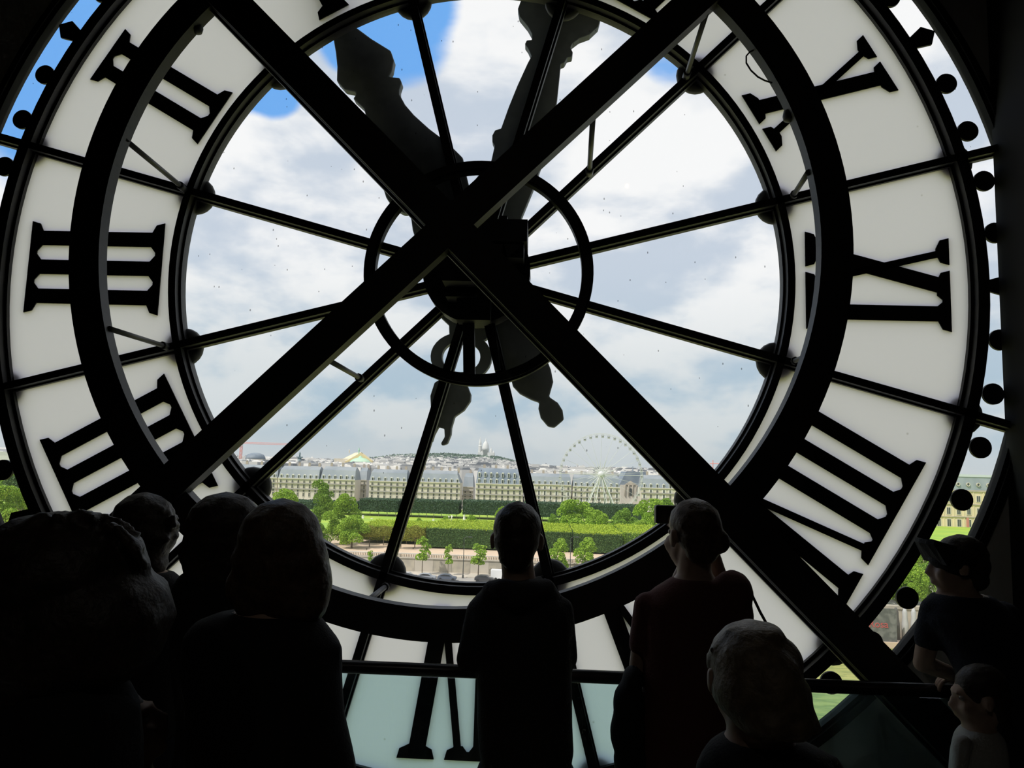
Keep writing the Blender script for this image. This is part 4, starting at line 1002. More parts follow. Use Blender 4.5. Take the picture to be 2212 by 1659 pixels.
# hill with the white basilica
YH = 3300
hill_m = pmat('haze tinted hill', (0.30, 0.37, 0.36), 0.95, noise=(0.01, (0.40, 0.44, 0.42)))  # distance haze is mixed into the hill colour
prof = [(-400, 1006), (300, 1000), (500, 1002), (640, 1003), (700, 996), (780, 992), (820, 988), (840, 984), (880, 983), (930, 982), (960, 981), (1000, 984), (1040, 985), (1075, 988), (1095, 993), (1125, 1000), (1180, 1008), (1260, 1016), (1320, 1020), (1500, 1026), (2300, 1050)]
rows = [[], []]; mb = MB(); vsx = []; n_ = len(prof)
for px, py in prof:
    q = P(px, py, YH); f = P(px, py, 2300)
    vsx += [(q.x*0.72, 2250, ZL-1), (q.x*0.9, 2900, ZL+(q.z-ZL)*0.55), (q.x, YH, q.z), (q.x, 4200, ZL)]
fs = []
for i in range(n_-1):
    for j in range(3): fs.append((4*i+j, 4*i+4+j, 4*i+5+j, 4*i+1+j))
mb.add(vsx, fs); struct(mb.obj('hills', hill_m, None, True), 'wooded hills on the horizon in haze-tinted colours')
chalk = pmat('white travertine', (0.60, 0.61, 0.60), 0.8)
bs = empty('basilica', (P(1048, 990, YH).x, YH-20, P(1048, 990, YH).z), 'white domed basilica on top of the far hill', 'church')
def bpx(px, py): q = P(px, py, YH); return q.x, q.z
kh = pxm(YH)
def dome(px, py_base, py_top, rpx, name, tall=1.6):
    x, z = bpx(px, py_base); _, zt = bpx(px, py_top); h = zt-z; r = rpx*kh
    MB().lathe([(r*0.9, 0), (r*0.9, h*0.40), (r*1.05, h*0.41), (r*1.0, h*0.50), (r*0.9, h*0.62), (r*0.68, h*0.74), (r*0.38, h*0.82), (r*0.17, h*0.86), (r*0.16, h*0.93), (0.2, h)], (x, YH-20, z), 16).obj(name, chalk, bs, True)
dome(1049, 990, 947, 7.5, 'dome'); (lambda q, q2, r: MB().lathe([(r, 0), (r, (q2.z-q.z)*0.55), (r*1.15, (q2.z-q.z)*0.56), (r*0.8, (q2.z-q.z)*0.60), (r*0.8, (q2.z-q.z)*0.72), (r*0.55, (q2.z-q.z)*0.82), (r*0.2, (q2.z-q.z)*0.94), (0.2, (q2.z-q.z))], (q.x, YH-20, q.z), 8).obj('bell_tower', chalk, bs))(P(1037, 990, YH), P(1037, 944, YH), 3.7*kh); dome(1061, 990, 965, 3.2, 'turret'); dome(1042, 990, 969, 3.0, 'turret'); dome(1066, 991, 972, 2.6, 'turret')
x0b, zb_ = bpx(1033, 994); x1b, zt_ = bpx(1069, 978); MB().box((x0b, YH-30, zb_-10), (x1b, YH, zt_)).obj('nave', chalk, bs)
# distant houses: far too many and too small to count
house_m = pmat('pale distant houses', (0.88, 0.86, 0.82), 0.9, island=(0.10, 0.12, 0.15))
def houses(name, label, n, xr, ypx, yr, wr, hr, mat):
    mb = MB()
    for i in range(n):
        px = random.uniform(*xr); y = random.uniform(*yr)
        if (702 < px < 812 and 960 < y < 1345) or (630 < px < 666 and 700 < y < 800) or (500 < px < 592 and 665 < y < 810): continue
        t = (y-yr[0])/(yr[1]-yr[0])
        q = P(px, ypx(px, t), y); w = random.uniform(*wr); h = random.uniform(*hr); d = random.uniform(8, 16)
        b = q.z-h-12
        mb.box((q.x-w/2, y, b), (q.x+w/2, y+d, q.z))
        if random.random() < 0.6: mb.prism([(q.x-w/2, q.z), (q.x+w/2, q.z), (q.x+w*0.3, q.z+h*0.25), (q.x-w*0.3, q.z+h*0.25)], y, y+d)
        if random.random() < 0.5: mb.box((q.x+w*0.1, y+1, q.z), (q.x+w*0.1+1.6, y+2, q.z+h*0.35))
    o = mb.obj(name, mat); tag(o, label, 'houses', kind='stuff'); return o
hor_y = lambda px: 1011+(px-1156)*0.0303
houses('rooftops', 'jumble of pale city rooftops just behind the long facade', 900, (430, 1560), lambda px, t: hor_y(px)+random.uniform(4, 11)-t*3, (520, 900), (5, 14), (4, 8), house_m)
houses('distant_houses', 'pale houses massed below the hill', 1500, (430, 1560), lambda px, t: hor_y(px)-random.uniform(-4, 5), (1000, 2300), (8, 24), (6, 15), house_m)
def on_hill(px, t):
    py = np.interp(px, [p[0] for p in prof], [p[1] for p in prof]); base = hor_y(px)
    return base+(py-base)*(0.25+0.70*t)+random.uniform(-1.0, 1.0)
houses('hill_houses', 'tiny pale houses climbing the far hill', 2200, (640, 1240), on_hill, (2350, 3240), (9, 26), (7, 16), house_m)
houses('west_houses', 'pale roofs beyond the trees at the left rim', 160, (-120, 120), lambda px, t: hor_y(px)+random.uniform(-4, 10), (420, 1200), (10, 26), (6, 14), house_m)
# wooded patches on the hill
mb = MB(); pts = []; 
for i in range(4200):
    px = random.choice([random.uniform(925, 1035), random.uniform(1060, 1110), random.uniform(690, 760), random.uniform(800, 1130)]); py = np.interp(px, [p[0] for p in prof], [p[1] for p in prof])+abs(random.gauss(0, 4.5))-1.5
    q = P(px, py, YH-random.uniform(10, 90)-max(0, py-np.interp(px, [p[0] for p in prof], [p[1] for p in prof]))*45); pts.append(tuple(q))
pts = np.array(pts); leaf_cloud(pts, np.tile([0, -1, 0.5], (len(pts), 1)), 11.0, mb)
mb.obj('hill_woods', leaf_mat('haze tinted far foliage', (0.13, 0.19, 0.16), (0.20, 0.26, 0.22), 0.2), bpy.data.objects['hills'])['kind'] = 'stuff'  # haze put into the leaf colour
# ================================================================== visitors
ICO = bmesh.new(); bmesh.ops.create_icosphere(ICO, subdivisions=2, radius=1.0); ICO.verts.ensure_lookup_table()
ICO_V = np.array([v.co[:] for v in ICO.verts]); ICO_F = [tuple(v.index for v in f.verts) for f in ICO.faces]; ICO.free()
class Blob:
    """overlapping ellipsoids and lofts, fused into one continuous skin by a voxel remesh"""
    def __init__(s): s.v = []; s.f = []; s.n = 0
    def ell(s, c, r, R=None):
        r = np.array((r, r, r) if isinstance(r, (int, float)) else r, float)
        v = ICO_V*r
        if R is not None: v = v@np.array(R).T
        s.v.append(v+np.array(c)); s.f += [tuple(i+s.n for i in f) for f in ICO_F]; s.n += len(ICO_V); return s
    def chain(s, pts, step=0.4):
        """pts: list of (Vector, radius)"""
        for (a, ra), (b, rb) in zip(pts[:-1], pts[1:]):
            a = Vector(a); b = Vector(b); L = (b-a).length; k = max(1, int(math.ceil(L/(step*max(0.003, min(ra, rb))))))
            for i in range(k):
                t = i/k; s.ell(a.lerp(b, t), ra+(rb-ra)*t)
        s.ell(pts[-1][0], pts[-1][1]); return s
    def loft(s, rows, n=24):
        """rows: (centre, axis_x vector (half width), axis_y vector (half depth)) from top to bottom"""
        o = s.n; vs = []
        for c, ax, ay in rows:
            for k in range(n):
                a = 2*PI*k/n; vs.append(tuple(Vector(c)+Vector(ax)*math.cos(a)+Vector(ay)*math.sin(a)))
        s.v.append(np.array(vs))
        for i in range(len(rows)-1):
            for k in range(n):
                k2 = (k+1) % n; s.f.append((o+i*n+k, o+(i+1)*n+k, o+(i+1)*n+k2, o+i*n+k2))
        s.f.append(tuple(o+k for k in range(n))); s.f.append(tuple(o+(len(rows)-1)*n+k for k in reversed(range(n))))
        s.n += len(vs); return s
    def build(s, voxel, smooth=3):
        me = bpy.data.meshes.new('blob'); me.from_pydata(np.concatenate(s.v).tolist(), [], s.f)
        o = bpy.data.objects.new('blob', me); C.objects.link(o)
        md = o.modifiers.new('r', 'REMESH'); md.mode = 'VOXEL'; md.voxel_size = voxel
        if smooth:
            sm = o.modifiers.new('s', 'SMOOTH'); sm.iterations = smooth; sm.factor = 0.5
        dg = bpy.context.evaluated_depsgraph_get()
        out = bpy.data.meshes.new_from_object(o.evaluated_get(dg)); bpy.data.objects.remove(o); bpy.data.meshes.remove(me)
        out.polygons.foreach_set('use_smooth', [True]*len(out.polygons))
        return out
def join_meshes(name, meshes, mat):
    vs, fs, o = [], [], 0
    for me in meshes:
        co = np.empty(len(me.vertices)*3); me.vertices.foreach_get('co', co); vs.append(co.reshape(-1, 3))
        fs += [tuple(i+o for i in p.vertices) for p in me.polygons]; o += len(me.vertices)
    me = bpy.data.meshes.new(name); me.from_pydata(np.concatenate(vs).tolist(), [], fs)
    me.polygons.foreach_set('use_smooth', [True]*len(me.polygons)); me.materials.append(mat); me.update()
    return me

skin_m = pmat('skin', (0.50, 0.36, 0.28), 0.55, noise=(20, (0.45, 0.31, 0.24)))
eye_w = pmat('eye white', (0.45, 0.42, 0.40), 0.4); eye_d = pmat('dark iris', (0.04, 0.03, 0.025), 0.2)
hair_dark = pmat('dark brown hair', (0.022, 0.016, 0.012), 0.5, noise=(60, (0.04, 0.028, 0.02)), bump=(70, 0.22))
hair_brown = pmat('brown hair', (0.06, 0.038, 0.022), 0.5, noise=(60, (0.10, 0.062, 0.035)), bump=(70, 0.22))
hair_grey = pmat('greying hair', (0.10, 0.10, 0.095), 0.5, noise=(60, (0.18, 0.175, 0.165)), bump=(70, 0.22))
hair_sand = pmat('sandy hair', (0.13, 0.10, 0.065), 0.5, noise=(50, (0.20, 0.155, 0.10)), bump=(70, 0.22))
cloth_black = pmat('black cloth', (0.015, 0.015, 0.017), 0.9, bump=(160, 0.2))
cloth_char = pmat('charcoal hoodie cloth', (0.03, 0.03, 0.033), 0.95, bump=(140, 0.3))
cloth_navy = pmat('navy cloth', (0.015, 0.02, 0.034), 0.9, bump=(150, 0.2))
cloth_rose = pmat('dull rose T-shirt cloth', (0.14, 0.055, 0.05), 0.9, bump=(150, 0.2))
cloth_white = pmat('pale grey shirt cloth', (0.55, 0.56, 0.54), 0.9, bump=(150, 0.2))
denim = pmat('dark denim', (0.02, 0.025, 0.04), 0.9, bump=(200, 0.3))
shoe_m = pmat('dark shoe leather', (0.02, 0.018, 0.016), 0.5)

def frame_of(yaw, pitch=0.0, roll=0.0):
    """columns: right, forward, up for a facing angle (radians, 0 = +y away from the camera, positive turns left)"""
    return (Matrix.Rotation(yaw, 3, 'Z') @ Matrix.Rotation(pitch, 3, 'X') @ Matrix.Rotation(roll, 3, 'Y'))
def add_head(bl, Hc, R, k):
    L = lambda x, y, z: Vector(Hc)+R@Vector((x*k, y*k, z*k))
    e = lambda x, y, z, r: bl.ell(L(x, y, z), tuple(q*k for q in r), R)
    e(0, -0.012, 0.030, (0.074, 0.094, 0.080)); e(0, 0.030, -0.035, (0.060, 0.064, 0.078)); e(0, 0.052, -0.088, (0.030, 0.030, 0.022))
    e(0, 0.080, 0.030, (0.045, 0.014, 0.012))                                                # brow
    bl.chain([(L(0, 0.090, 0.012), 0.009*k), (L(0, 0.106, -0.022), 0.013*k)]); e(0.012, 0.094, -0.026, (0.010, 0.010, 0.008)); e(-0.012, 0.094, -0.026, (0.010, 0.010, 0.008))
    e(0, 0.090, -0.050, (0.024, 0.012, 0.007)); e(0, 0.088, -0.062, (0.021, 0.012, 0.008))     # lips
    for s in (-1, 1):
        e(0.040*s, 0.058, -0.030, (0.022, 0.028, 0.030))                                      # cheek
        e(0.078*s, -0.008, -0.008, (0.009, 0.020, 0.031)); e(0.084*s, -0.014, 0.002, (0.006, 0.014, 0.020))   # ear
def eyes_for(parent, Hc, R, k):
    for s in (-1, 1):
        c = Vector(Hc)+R@Vector((0.031*s*k, 0.0685*k, 0.010*k)); d = R@Vector((0, 1, 0))
        mb = MB(); mb.sphere(c, 0.0115*k, 10, 6, 0); mb.sphere(c+d*0.0060*k, 0.0068*k, 8, 5, 1); mb.obj('eye', [eye_w, eye_d], parent, True)
def hand_mesh(wrist, direction, palm_normal, k, curl=0.6, side=1, voxel=0.0036):
    """palm and five fingers; side=+1 right hand"""
    f = Vector(direction).normalized(); n = Vector(palm_normal); n = (n-f*n.dot(f)).normalized(); r = f.cross(n)*side
    W = Vector(wrist); bl = Blob(); Rm = Matrix((r, f, n)).transposed()
    for u in (-0.028, -0.010, 0.010, 0.027): bl.chain([(W+r*u*0.5*k, 0.015*k), (W+(r*u+f*0.05)*k, 0.0135*k), (W+(r*u+f*0.082)*k, 0.0115*k)])
    for u, L0, rad in ((-0.030, 0.060, 0.0078), (-0.011, 0.072, 0.0086), (0.010, 0.078, 0.0088), (0.030, 0.070, 0.0085)):
        p = W+(r*u+f*0.085)*k; a = 0.0; pts = [(p, rad*1.05*k)]
        for seg, fr in ((0.45, 0.5), (0.30, 0.9), (0.25, 0.7)):
            a += curl*fr; p = p+(f*math.cos(a)+n*math.sin(a))*L0*seg*k; pts.append((p, rad*k*(0.98 if seg > 0.3 else 0.88)))
        bl.chain(pts)
    p = W+(r*0.030+f*0.022+n*0.006)*k; pts = [(p, 0.013*k)]; d = (r*0.75+f*0.65+n*0.25).normalized()
    for seg, bend in ((0.034, 0.0), (0.030, 0.35), (0.024, 0.3)):
        d = (d-r*bend*0.6+n*bend*0.6+f*bend*0.3).normalized(); p = p+d*seg*k; pts.append((p, 0.0098*k if seg > 0.025 else 0.0085*k))
    bl.chain(pts)
    return bl.build(voxel, 2)

def person(label, y, head, hh, rows, yaw=0.0, hyaw=None, hpitch=0.0, hroll=0.0, arms=None, cloth=cloth_black, hair=None, hair_mat=hair_dark, hair_voxel=0.009, legs=True, trousers=denim, sleeve='long', extra_cloth=None, dyh=0.0, group=None, hands=True, hip_dy=0.0):
    """y: distance plane of the figure; head: (px, py) of the head centre; rows: torso outline (py, left px, right px, half depth m[, dy])"""
    K = pxm(y); Rh = frame_of(yaw if hyaw is None else hyaw, hpitch, hroll); Rb = frame_of(yaw)
    Hc = P(head[0], head[1], y+dyh); k = hh/0.225
    W = lambda px, py, dy=0.0: P(px, py, y+dy)
    e = empty('person', (Hc.x, y, 0), label, 'person', group)
    def torso(scale):
        out = []
        for row in rows:
            py, l, r, d = row[:4]; dy = row[4] if len(row) > 4 else 0.0
            a = W(l, py, dy); b = W(r, py, dy); out.append(((a+b)*0.5, Vector(((b.x-a.x)*0.5*scale, 0, 0)), Vector((0, -d*scale, 0))))
        return out
    T = torso(1.0); low = T[-1][0]; hip_z = min(low.z, 0.52*(Hc.z+0.11)); hipw = T[-1][1].x; hd = abs(T[-1][2].y)
    hip = Vector((low.x, low.y+hip_dy, 0.50*(Hc.z+0.11)))
    # --- body (one continuous skin)
    sk = Blob(); add_head(sk, Hc, Rh, k)
    nb = T[1][0]+Vector((0, 0, -0.02)); sk.chain([(Hc+Rh@Vector((0, -0.02*k, -0.05*k)), 0.054*k), (T[0][0], 0.056*k), (nb, 0.066*k)])
    sk.loft([(c, ax*0.90, ay*0.88) for c, ax, ay in T[1:]]+([(hip, Vector((hipw*0.88, 0, 0)), Vector((0, -hd*0.85, 0)))] if hip.z < low.z-0.02 else []))
    gar = Blob(); gar.loft(T[1:]+([(hip, Vector((hipw*0.98, 0, 0)), Vector((0, -hd, 0)))] if hip.z < low.z-0.02 else []))
    hand_meshes = []
    for side, arm in (arms or {}).items():
        S, E_, Wr = [W(*q[:2], q[3] if len(q) > 3 else 0.0) for q in arm['j']]; rs = [q[2]*K for q in arm['j']]
        sk.chain([(S, rs[0]*0.88), (E_, rs[1]*0.88), (Wr, max(0.022*k, rs[2]*0.86))])
        if sleeve == 'long': gar.chain([(S, rs[0]), (E_, rs[1]), (E_.lerp(Wr, 0.92), rs[2]*1.06)])
        else: gar.chain([(S, rs[0]*1.02), (S.lerp(E_, 0.55), rs[0]*1.0)])
        if hands:
            d = arm.get('dir') or tuple(Wr-E_); hand_meshes.append(hand_mesh(Wr+Vector(d).normalized()*0.012, d, arm.get('n', (0, 0, -1)), k, arm.get('curl', 0.6), side))
    tro = Blob(); shoes = []
    if legs:
        lx = max(0.075, hipw*0.48)
        fwd = Rb@Vector((0, 1, 0)); rt = Rb@Vector((1, 0, 0))
        for s in (-1, 1):
            h0 = hip+rt*lx*s; kn = Vector((h0.x+0.01*s, h0.y+0.03*fwd.y, 0.27*(Hc.z+0.11))); an = Vector((h0.x+rt.x*0.01*s, h0.y, 0.075))
            sk.chain([(h0, 0.070*k), (kn, 0.048*k), (an, 0.034*k)]); tro.chain([(h0, 0.088*k), (kn, 0.066*k), (an+Vector((0, 0, 0.03)), 0.056*k)])
            sk.chain([(an, 0.034*k), (an+fwd*0.10*k+Vector((0, 0, -0.035)), 0.028*k)])
            sb = Blob(); sb.ell(an+Vector((0, 0, -0.025)), (0.045*k, 0.05*k, 0.05)); sb.ell(an+fwd*0.075*k+Vector((0, 0, -0.038)), (0.043*k, 0.11*k, 0.036)) if abs(fwd.y) > 0.7 else sb.ell(an+fwd*0.075*k+Vector((0, 0, -0.038)), (0.11*k, 0.043*k, 0.036))
            shoes.append(sb)
        tro.loft([(hip+Vector((0, 0, 0.06)), Vector((hipw*0.93, 0, 0)), Vector((0, -hd*0.94, 0))), (hip+Vector((0, 0, -0.08)), Vector((hipw*0.95, 0, 0)), Vector((0, -hd*0.95, 0)))])
    if extra_cloth: extra_cloth(gar, W, K)
    link('body', join_meshes('body', [sk.build(0.0085, 2)]+hand_meshes, skin_m), e)
    g = gar.build(0.011, 3); g.materials.append(cloth); link('top_garment', g, e)
    if legs:
        t = tro.build(0.013, 3); t.materials.append(trousers); link('trousers', t, e)
        for sb in shoes:
            t = sb.build(0.008, 2); t.materials.append(shoe_m)
            zmin = min(v.co.z for v in t.vertices)
            for v in t.vertices: v.co.z -= zmin
            link('shoe', t, e)
    eyes_for(e, Hc, Rh, k)
    hb = Blob(); hair(hb, Hc, Rh, k, W, K); h = hb.build(hair_voxel, 2); h.materials.append(hair_mat); link('hair', h, e)
    return e

# --- hair styles (local head frame: right, forward, up)
def hl(Hc, R, k): return lambda x, y, z: Vector(Hc)+R@Vector((x*k, y*k, z*k))
def cap_hair(hb, Hc, R, k, low=-0.03, thick=0.010):
    L = hl(Hc, R, k)
    for (x, y, z, r) in ((0, -0.020, 0.038, (0.078+thick*0.4, 0.096+thick*0.3, 0.080+thick)), (0, -0.045, 0.0, (0.074+thick*0.3, 0.070+thick*0.3, 0.060))):
        hb.ell(L(x, y, z), tuple(q*k for q in r), R)
    if low < -0.02: hb.ell(L(0, -0.055, low), (0.060*k, 0.048*k, 0.050*k), R)
def short_hair(hb, Hc, R, k, W, K): cap_hair(hb, Hc, R, k, -0.045, 0.010)

# 1. hooded boy in the middle, forearms on the rail
def hood(gar, W, K):
    gar.chain([(W(1052, 1288, 0.0), 18*K), (W(1064, 1276, -0.05), 23*K), (W(1090, 1276, -0.09), 26*K), (W(1120, 1290, -0.11), 30*K), (W(1150, 1278, -0.09), 26*K), (W(1178, 1272, -0.05), 23*K), (W(1192, 1288, 0.0), 19*K)], 0.35)
    gar.chain([(W(1076, 1258, 0.03), 10*K), (W(1098, 1264, -0.05), 11*K), (W(1140, 1262, -0.05), 11*K), (W(1166, 1252, 0.03), 10*K)], 0.35)
person('boy in a dark hooded jacket leaning on the rail, seen from behind in the centre', -1.32, (1117, 1166), 0.222,
       [(1240, 1086, 1154, .058), (1268, 1066, 1176, .075), (1286, 1030, 1212, .09), (1306, 1014, 1232, .10), (1345, 1010, 1240, .115), (1400, 1024, 1236, .12), (1480, 1030, 1236, .115), (1560, 1030, 1237, .115), (1622, 1034, 1240, .12), (1640, 1038, 1236, .12)],
       arms={1: {'j': [(1212, 1318, 28), (1222, 1420, 27, 0.02), (1150, 1424, 21, 0.34)], 'dir': (-0.8, 0.5, -0.2), 'n': (0, 0, -1), 'curl': 0.7},
             -1: {'j': [(1034, 1320, 28), (1011, 1424, 27, 0.02), (1094, 1424, 21, 0.34)], 'dir': (0.8, 0.5, -0.2), 'n': (0, 0, -1), 'curl': 0.7}},
       cloth=cloth_char, hair=short_hair, extra_cloth=hood)

# 2. woman holding a camera to her eye
def bun_hair(hb, Hc, R, k, W, K):
    cap_hair(hb, Hc, R, k, -0.04, 0.008); L = hl(Hc, R, k); hb.ell(L(0.035, -0.098, -0.01), (0.036*k, 0.034*k, 0.040*k), R)
def shoulder_puff(gar, W, K):
    gar.ell(W(1582, 1282, -0.02), (44*K, 0.07, 50*K)); gar.ell(W(1600, 1330, -0.01), (26*K, 0.06, 55*K))
person('woman in a dull rose T-shirt raising a camera to her eye', -1.30, (1494, 1158), 0.222,
       [(1232, 1468, 1530, .054), (1248, 1452, 1552, .07), (1274, 1412, 1584, .09), (1304, 1384, 1608, .105), (1370, 1386, 1612, .115), (1460, 1388, 1604, .115), (1540, 1382, 1602, .125), (1620, 1372, 1606, .135), (1650, 1370, 1608, .135)],
       yaw=0.25, hyaw=0.42, hpitch=-0.02,
       arms={1: {'j': [(1590, 1300, 30), (1600, 1400, 25, 0.05), (1526, 1150, 18, 0.19)], 'dir': (-0.8, 0.05, 0.5), 'n': (-0.3, -0.3, -0.6), 'curl': 1.0},
             -1: {'j': [(1398, 1308, 29), (1377, 1458, 23, 0.03), (1500, 1172, 17, 0.21)], 'dir': (-0.25, 0.1, 0.9), 'n': (0.2, -0.6, 0.3), 'curl': 1.1}},
       cloth=cloth_rose, hair=bun_hair, hair_mat=hair_brown, sleeve='short', extra_cloth=shoulder_puff, trousers=cloth_black)
cam_m = pmat('black camera plastic', (0.012, 0.012, 0.013), 0.45)
ca = P(1416, 1131, -1.115); cb = P(1506, 1094, -1.115)
dc = empty('photo_camera', ((ca.x+cb.x)/2, -1.09, ca.z), 'black photo camera held at the woman\'s eye', 'camera')
o = MB().box((ca.x, -1.120, ca.z), (cb.x, -1.075, cb.z)).obj('camera_body', cam_m, dc); md = o.modifiers.new('b', 'BEVEL'); md.width = 0.008; md.segments = 3
xm = ca.x*0.4+cb.x*0.6; zm = 0.5*(ca.z+cb.z)
mb = MB(); n = 20
mb.prism([(xm+0.026*math.cos(2*PI*i/n), zm+0.026*math.sin(2*PI*i/n)) for i in range(n)], -1.076, -1.025); mb.obj('lens', cam_m, dc)
MB().box((xm-0.012, -1.118, cb.z-0.002), (xm+0.012, -1.085, cb.z+0.009)).obj('hump', cam_m, dc)
# her bags
bag = empty('tote_bag', (P(1352, 1560, -1.33).x, -1.33, 0.9), 'dark tote bag hanging at the left side of the woman with the camera', 'bag')
tb = Blob()
for px, py, rx, rz in ((1366, 1470, 22, 32), (1358, 1520, 34, 50), (1356, 1580, 38, 60), (1362, 1640, 36, 60), (1368, 1690, 32, 50)): tb.ell(P(px, py, -1.34), (rx*pxm(-1.34), 0.06, rz*pxm(-1.34)))
g = tb.build(0.011, 4); g.materials.append(cloth_black); link('bag_body', g, bag)
MB().tube([P(1350, 1478, -1.36), P(1360, 1456, -1.345), P(1374, 1444, -1.335), P(1386, 1456, -1.325), P(1388, 1480, -1.32)], 0.007, 8).obj('strap', cloth_black, bag, True)
sb = empty('shoulder_bag', (P(1690, 1480, -1.30).x, -1.30, 0.9), 'small dark bag on a thin strap beside the woman with the camera', 'bag')
tb = Blob()
for px, py, rx, rz in ((1690, 1440, 26, 34), (1692, 1490, 32, 50)): tb.ell(P(px, py, -1.30), (rx*pxm(-1.3), 0.05, rz*pxm(-1.3)))
g = tb.build(0.010, 4); g.materials.append(cloth_black); link('bag_body', g, sb)
MB().tube([P(1585, 1240, -1.30), P(1608, 1250, -1.30), P(1622, 1280, -1.29), P(1642, 1322, -1.29), P(1664, 1362, -1.29), P(1688, 1412, -1.30)], 0.0045, 8).obj('strap', cloth_black, sb, True)

# 3. child with tousled hair in the foreground
def tousled(hb, Hc, R, k, W, K):
    for px, py, rx, rz, dy in ((1618, 1436, 80, 88, 0), (1606, 1480, 68, 70, -.01), (1650, 1470, 74, 88, -.02), (1672, 1500, 64, 70, -.02), (1690, 1540, 58, 46, -.02), (1640, 1540, 60, 44, -.03), (1720, 1545, 38, 36, -.01), (1742, 1556, 20, 20, -.01), (1712, 1500, 36, 44, -.01), (1602, 1366, 26, 20, 0), (1628, 1358, 28, 18, .01), (1660, 1366, 28, 20, 0), (1580, 1386, 22, 24, 0), (1690, 1430, 40, 50, 0)):
        hb.ell(W(px, py, dy-0.018), (rx*K, 0.102 if rx > 50 else 0.06, rz*K))
    for i in range(26):
        a = random.uniform(0.2, PI-0.2); c = W(1622+84*math.cos(a), 1440-84*math.sin(a), random.uniform(-.04, .02)); d = W(1622+96*math.cos(a+0.2), 1440-94*math.sin(a+0.2), random.uniform(-.04, .02)); hb.chain([(c, 9*K), (d, 5*K)])
person('child with tousled sandy hair standing in front at right', -2.29, (1620, 1462), 0.215,
       [(1572, 1590, 1672, .05), (1592, 1565, 1718, .065), (1614, 1532, 1775, .08), (1645, 1512, 1808, .09), (1700, 1506, 1822, .10), (1850, 1512, 1818, .10), (2000, 1512, 1818, .10)],
       yaw=0.1, arms={1: {'j': [(1786, 1668, 38), (1806, 1900, 34), (1796, 2080, 26, .06)], 'dir': (0, .1, -1), 'n': (-1, 0, 0), 'curl': .5}, -1: {'j': [(1540, 1668, 38), (1522, 1900, 34), (1534, 2080, 26, .06)], 'dir': (0, .1, -1), 'n': (1, 0, 0), 'curl': .5}},
       cloth=cloth_black, hair=tousled, hair_mat=hair_sand)

# 4. man in a cap leaning on the rail at right
def capped(hb, Hc, R, k, W, K):
    cap_hair(hb, Hc, R, k, -0.05, 0.004)
man = person('man in a peaked cap facing left, leaning on the rail by the black wall', -1.02, (2068, 1222), 0.205,
       [(1268, 2040, 2112, .055), (1284, 2018, 2140, .08), (1304, 1998, 2168, .10), (1345, 1996, 2196, .12, -.02), (1400, 2040, 2214, .12, -.05), (1460, 2072, 2230, .12, -.09), (1540, 2086, 2236, .12, -.12), (1600, 2090, 2236, .12, -.13)],
       yaw=0.6, hyaw=1.25, hpitch=-0.10, hip_dy=-0.06,
       arms={-1: {'j': [(2018, 1318, 28), (1994, 1432, 23, 0.02), (2072, 1462, 17, 0.10)], 'dir': (0.9, 0.1, -0.1), 'n': (0, 0, -1), 'curl': .6},
             1: {'j': [(2170, 1330, 30), (2176, 1440, 24, -.02), (2110, 1462, 17, 0.09)], 'dir': (-0.9, 0.2, -0.1), 'n': (0, 0, -1), 'curl': .6}},
       cloth=cloth_navy, hair=capped, hair_mat=hair_dark, sleeve='short')
capb = Blob(); Kc = pxm(-1.02); Wc = lambda px, py, dy=0.0: P(px, py, -1.02+dy)
capb.ell(Wc(2068, 1208), (50*Kc, 0.085, 42*Kc)); capb.ell(Wc(2086, 1226), (36*Kc, 0.07, 34*Kc)); capb.ell(Wc(2040, 1206), (30*Kc, 0.07, 26*Kc))
t = capb.build(0.008, 3); t.materials.append(cloth_black); cap_o = link('cap', t, man)
br = MB(); tip = [(2042, 1176), (1987, 1163), (1984, 1172), (2016, 1214)]
v0 = [P(px, py, -1.02+dy) for (px, py), dy in zip(((2046, 1172), (1988, 1161), (1984, 1172), (2022, 1222)), (-.02, .0, .03, .0))]
for dy in (-0.065, 0.075):
    pass
pts = []
for f in (-1, -0.6, 0, 0.6, 1):
    w = 0.078*f; pull = 0.028*f*f
    pts.append((P(2042, 1176, -1.02)+Vector((0, w, 0)), P(1986+pull*400, 1163, -1.02)+Vector((0, w*0.85, 0)), P(1984+pull*400, 1172, -1.02)+Vector((0, w*0.85, 0)), P(2020, 1216, -1.02)+Vector((0, w, 0))))
vs = [q for p4 in pts for q in p4]; fs = []
for i in range(4):
    for j in range(4):
        fs.append((4*i+j, 4*i+(j+1) % 4, 4*i+4+(j+1) % 4, 4*i+4+j))
fs += [(3, 2, 1, 0), (16, 17, 18, 19)]
MB().add(vs, fs).obj('cap_peak', cloth_black, cap_o)

# 5. small child in a pale shirt at the lower right
def kid_hair(hb, Hc, R, k, W, K): cap_hair(hb, Hc, R, k, -0.05, 0.012)
person('small child in a pale shirt at the lower right, face turned to the left', -1.34, (2114, 1506), 0.176,
       [(1560, 2094, 2134, .042), (1572, 2080, 2150, .055), (1592, 2066, 2166, .07), (1630, 2058, 2172, .075), (1690, 2054, 2176, .08), (1800, 2052, 2178, .085)],
       yaw=1.2, hyaw=1.40, hpitch=-0.15,
       arms={-1: {'j': [(2078, 1604, 18, -.06), (2070, 1680, 15, -.07), (2062, 1760, 12, -.02)], 'dir': (0, .1, -1), 'n': (1, 0, 0), 'curl': .5}, 1: {'j': [(2150, 1604, 18, .05), (2150, 1690, 15, .05), (2140, 1770, 12, .08)], 'dir': (0, .1, -1), 'n': (-1, 0, 0), 'curl': .5}},
       cloth=cloth_white, hair=kid_hair)

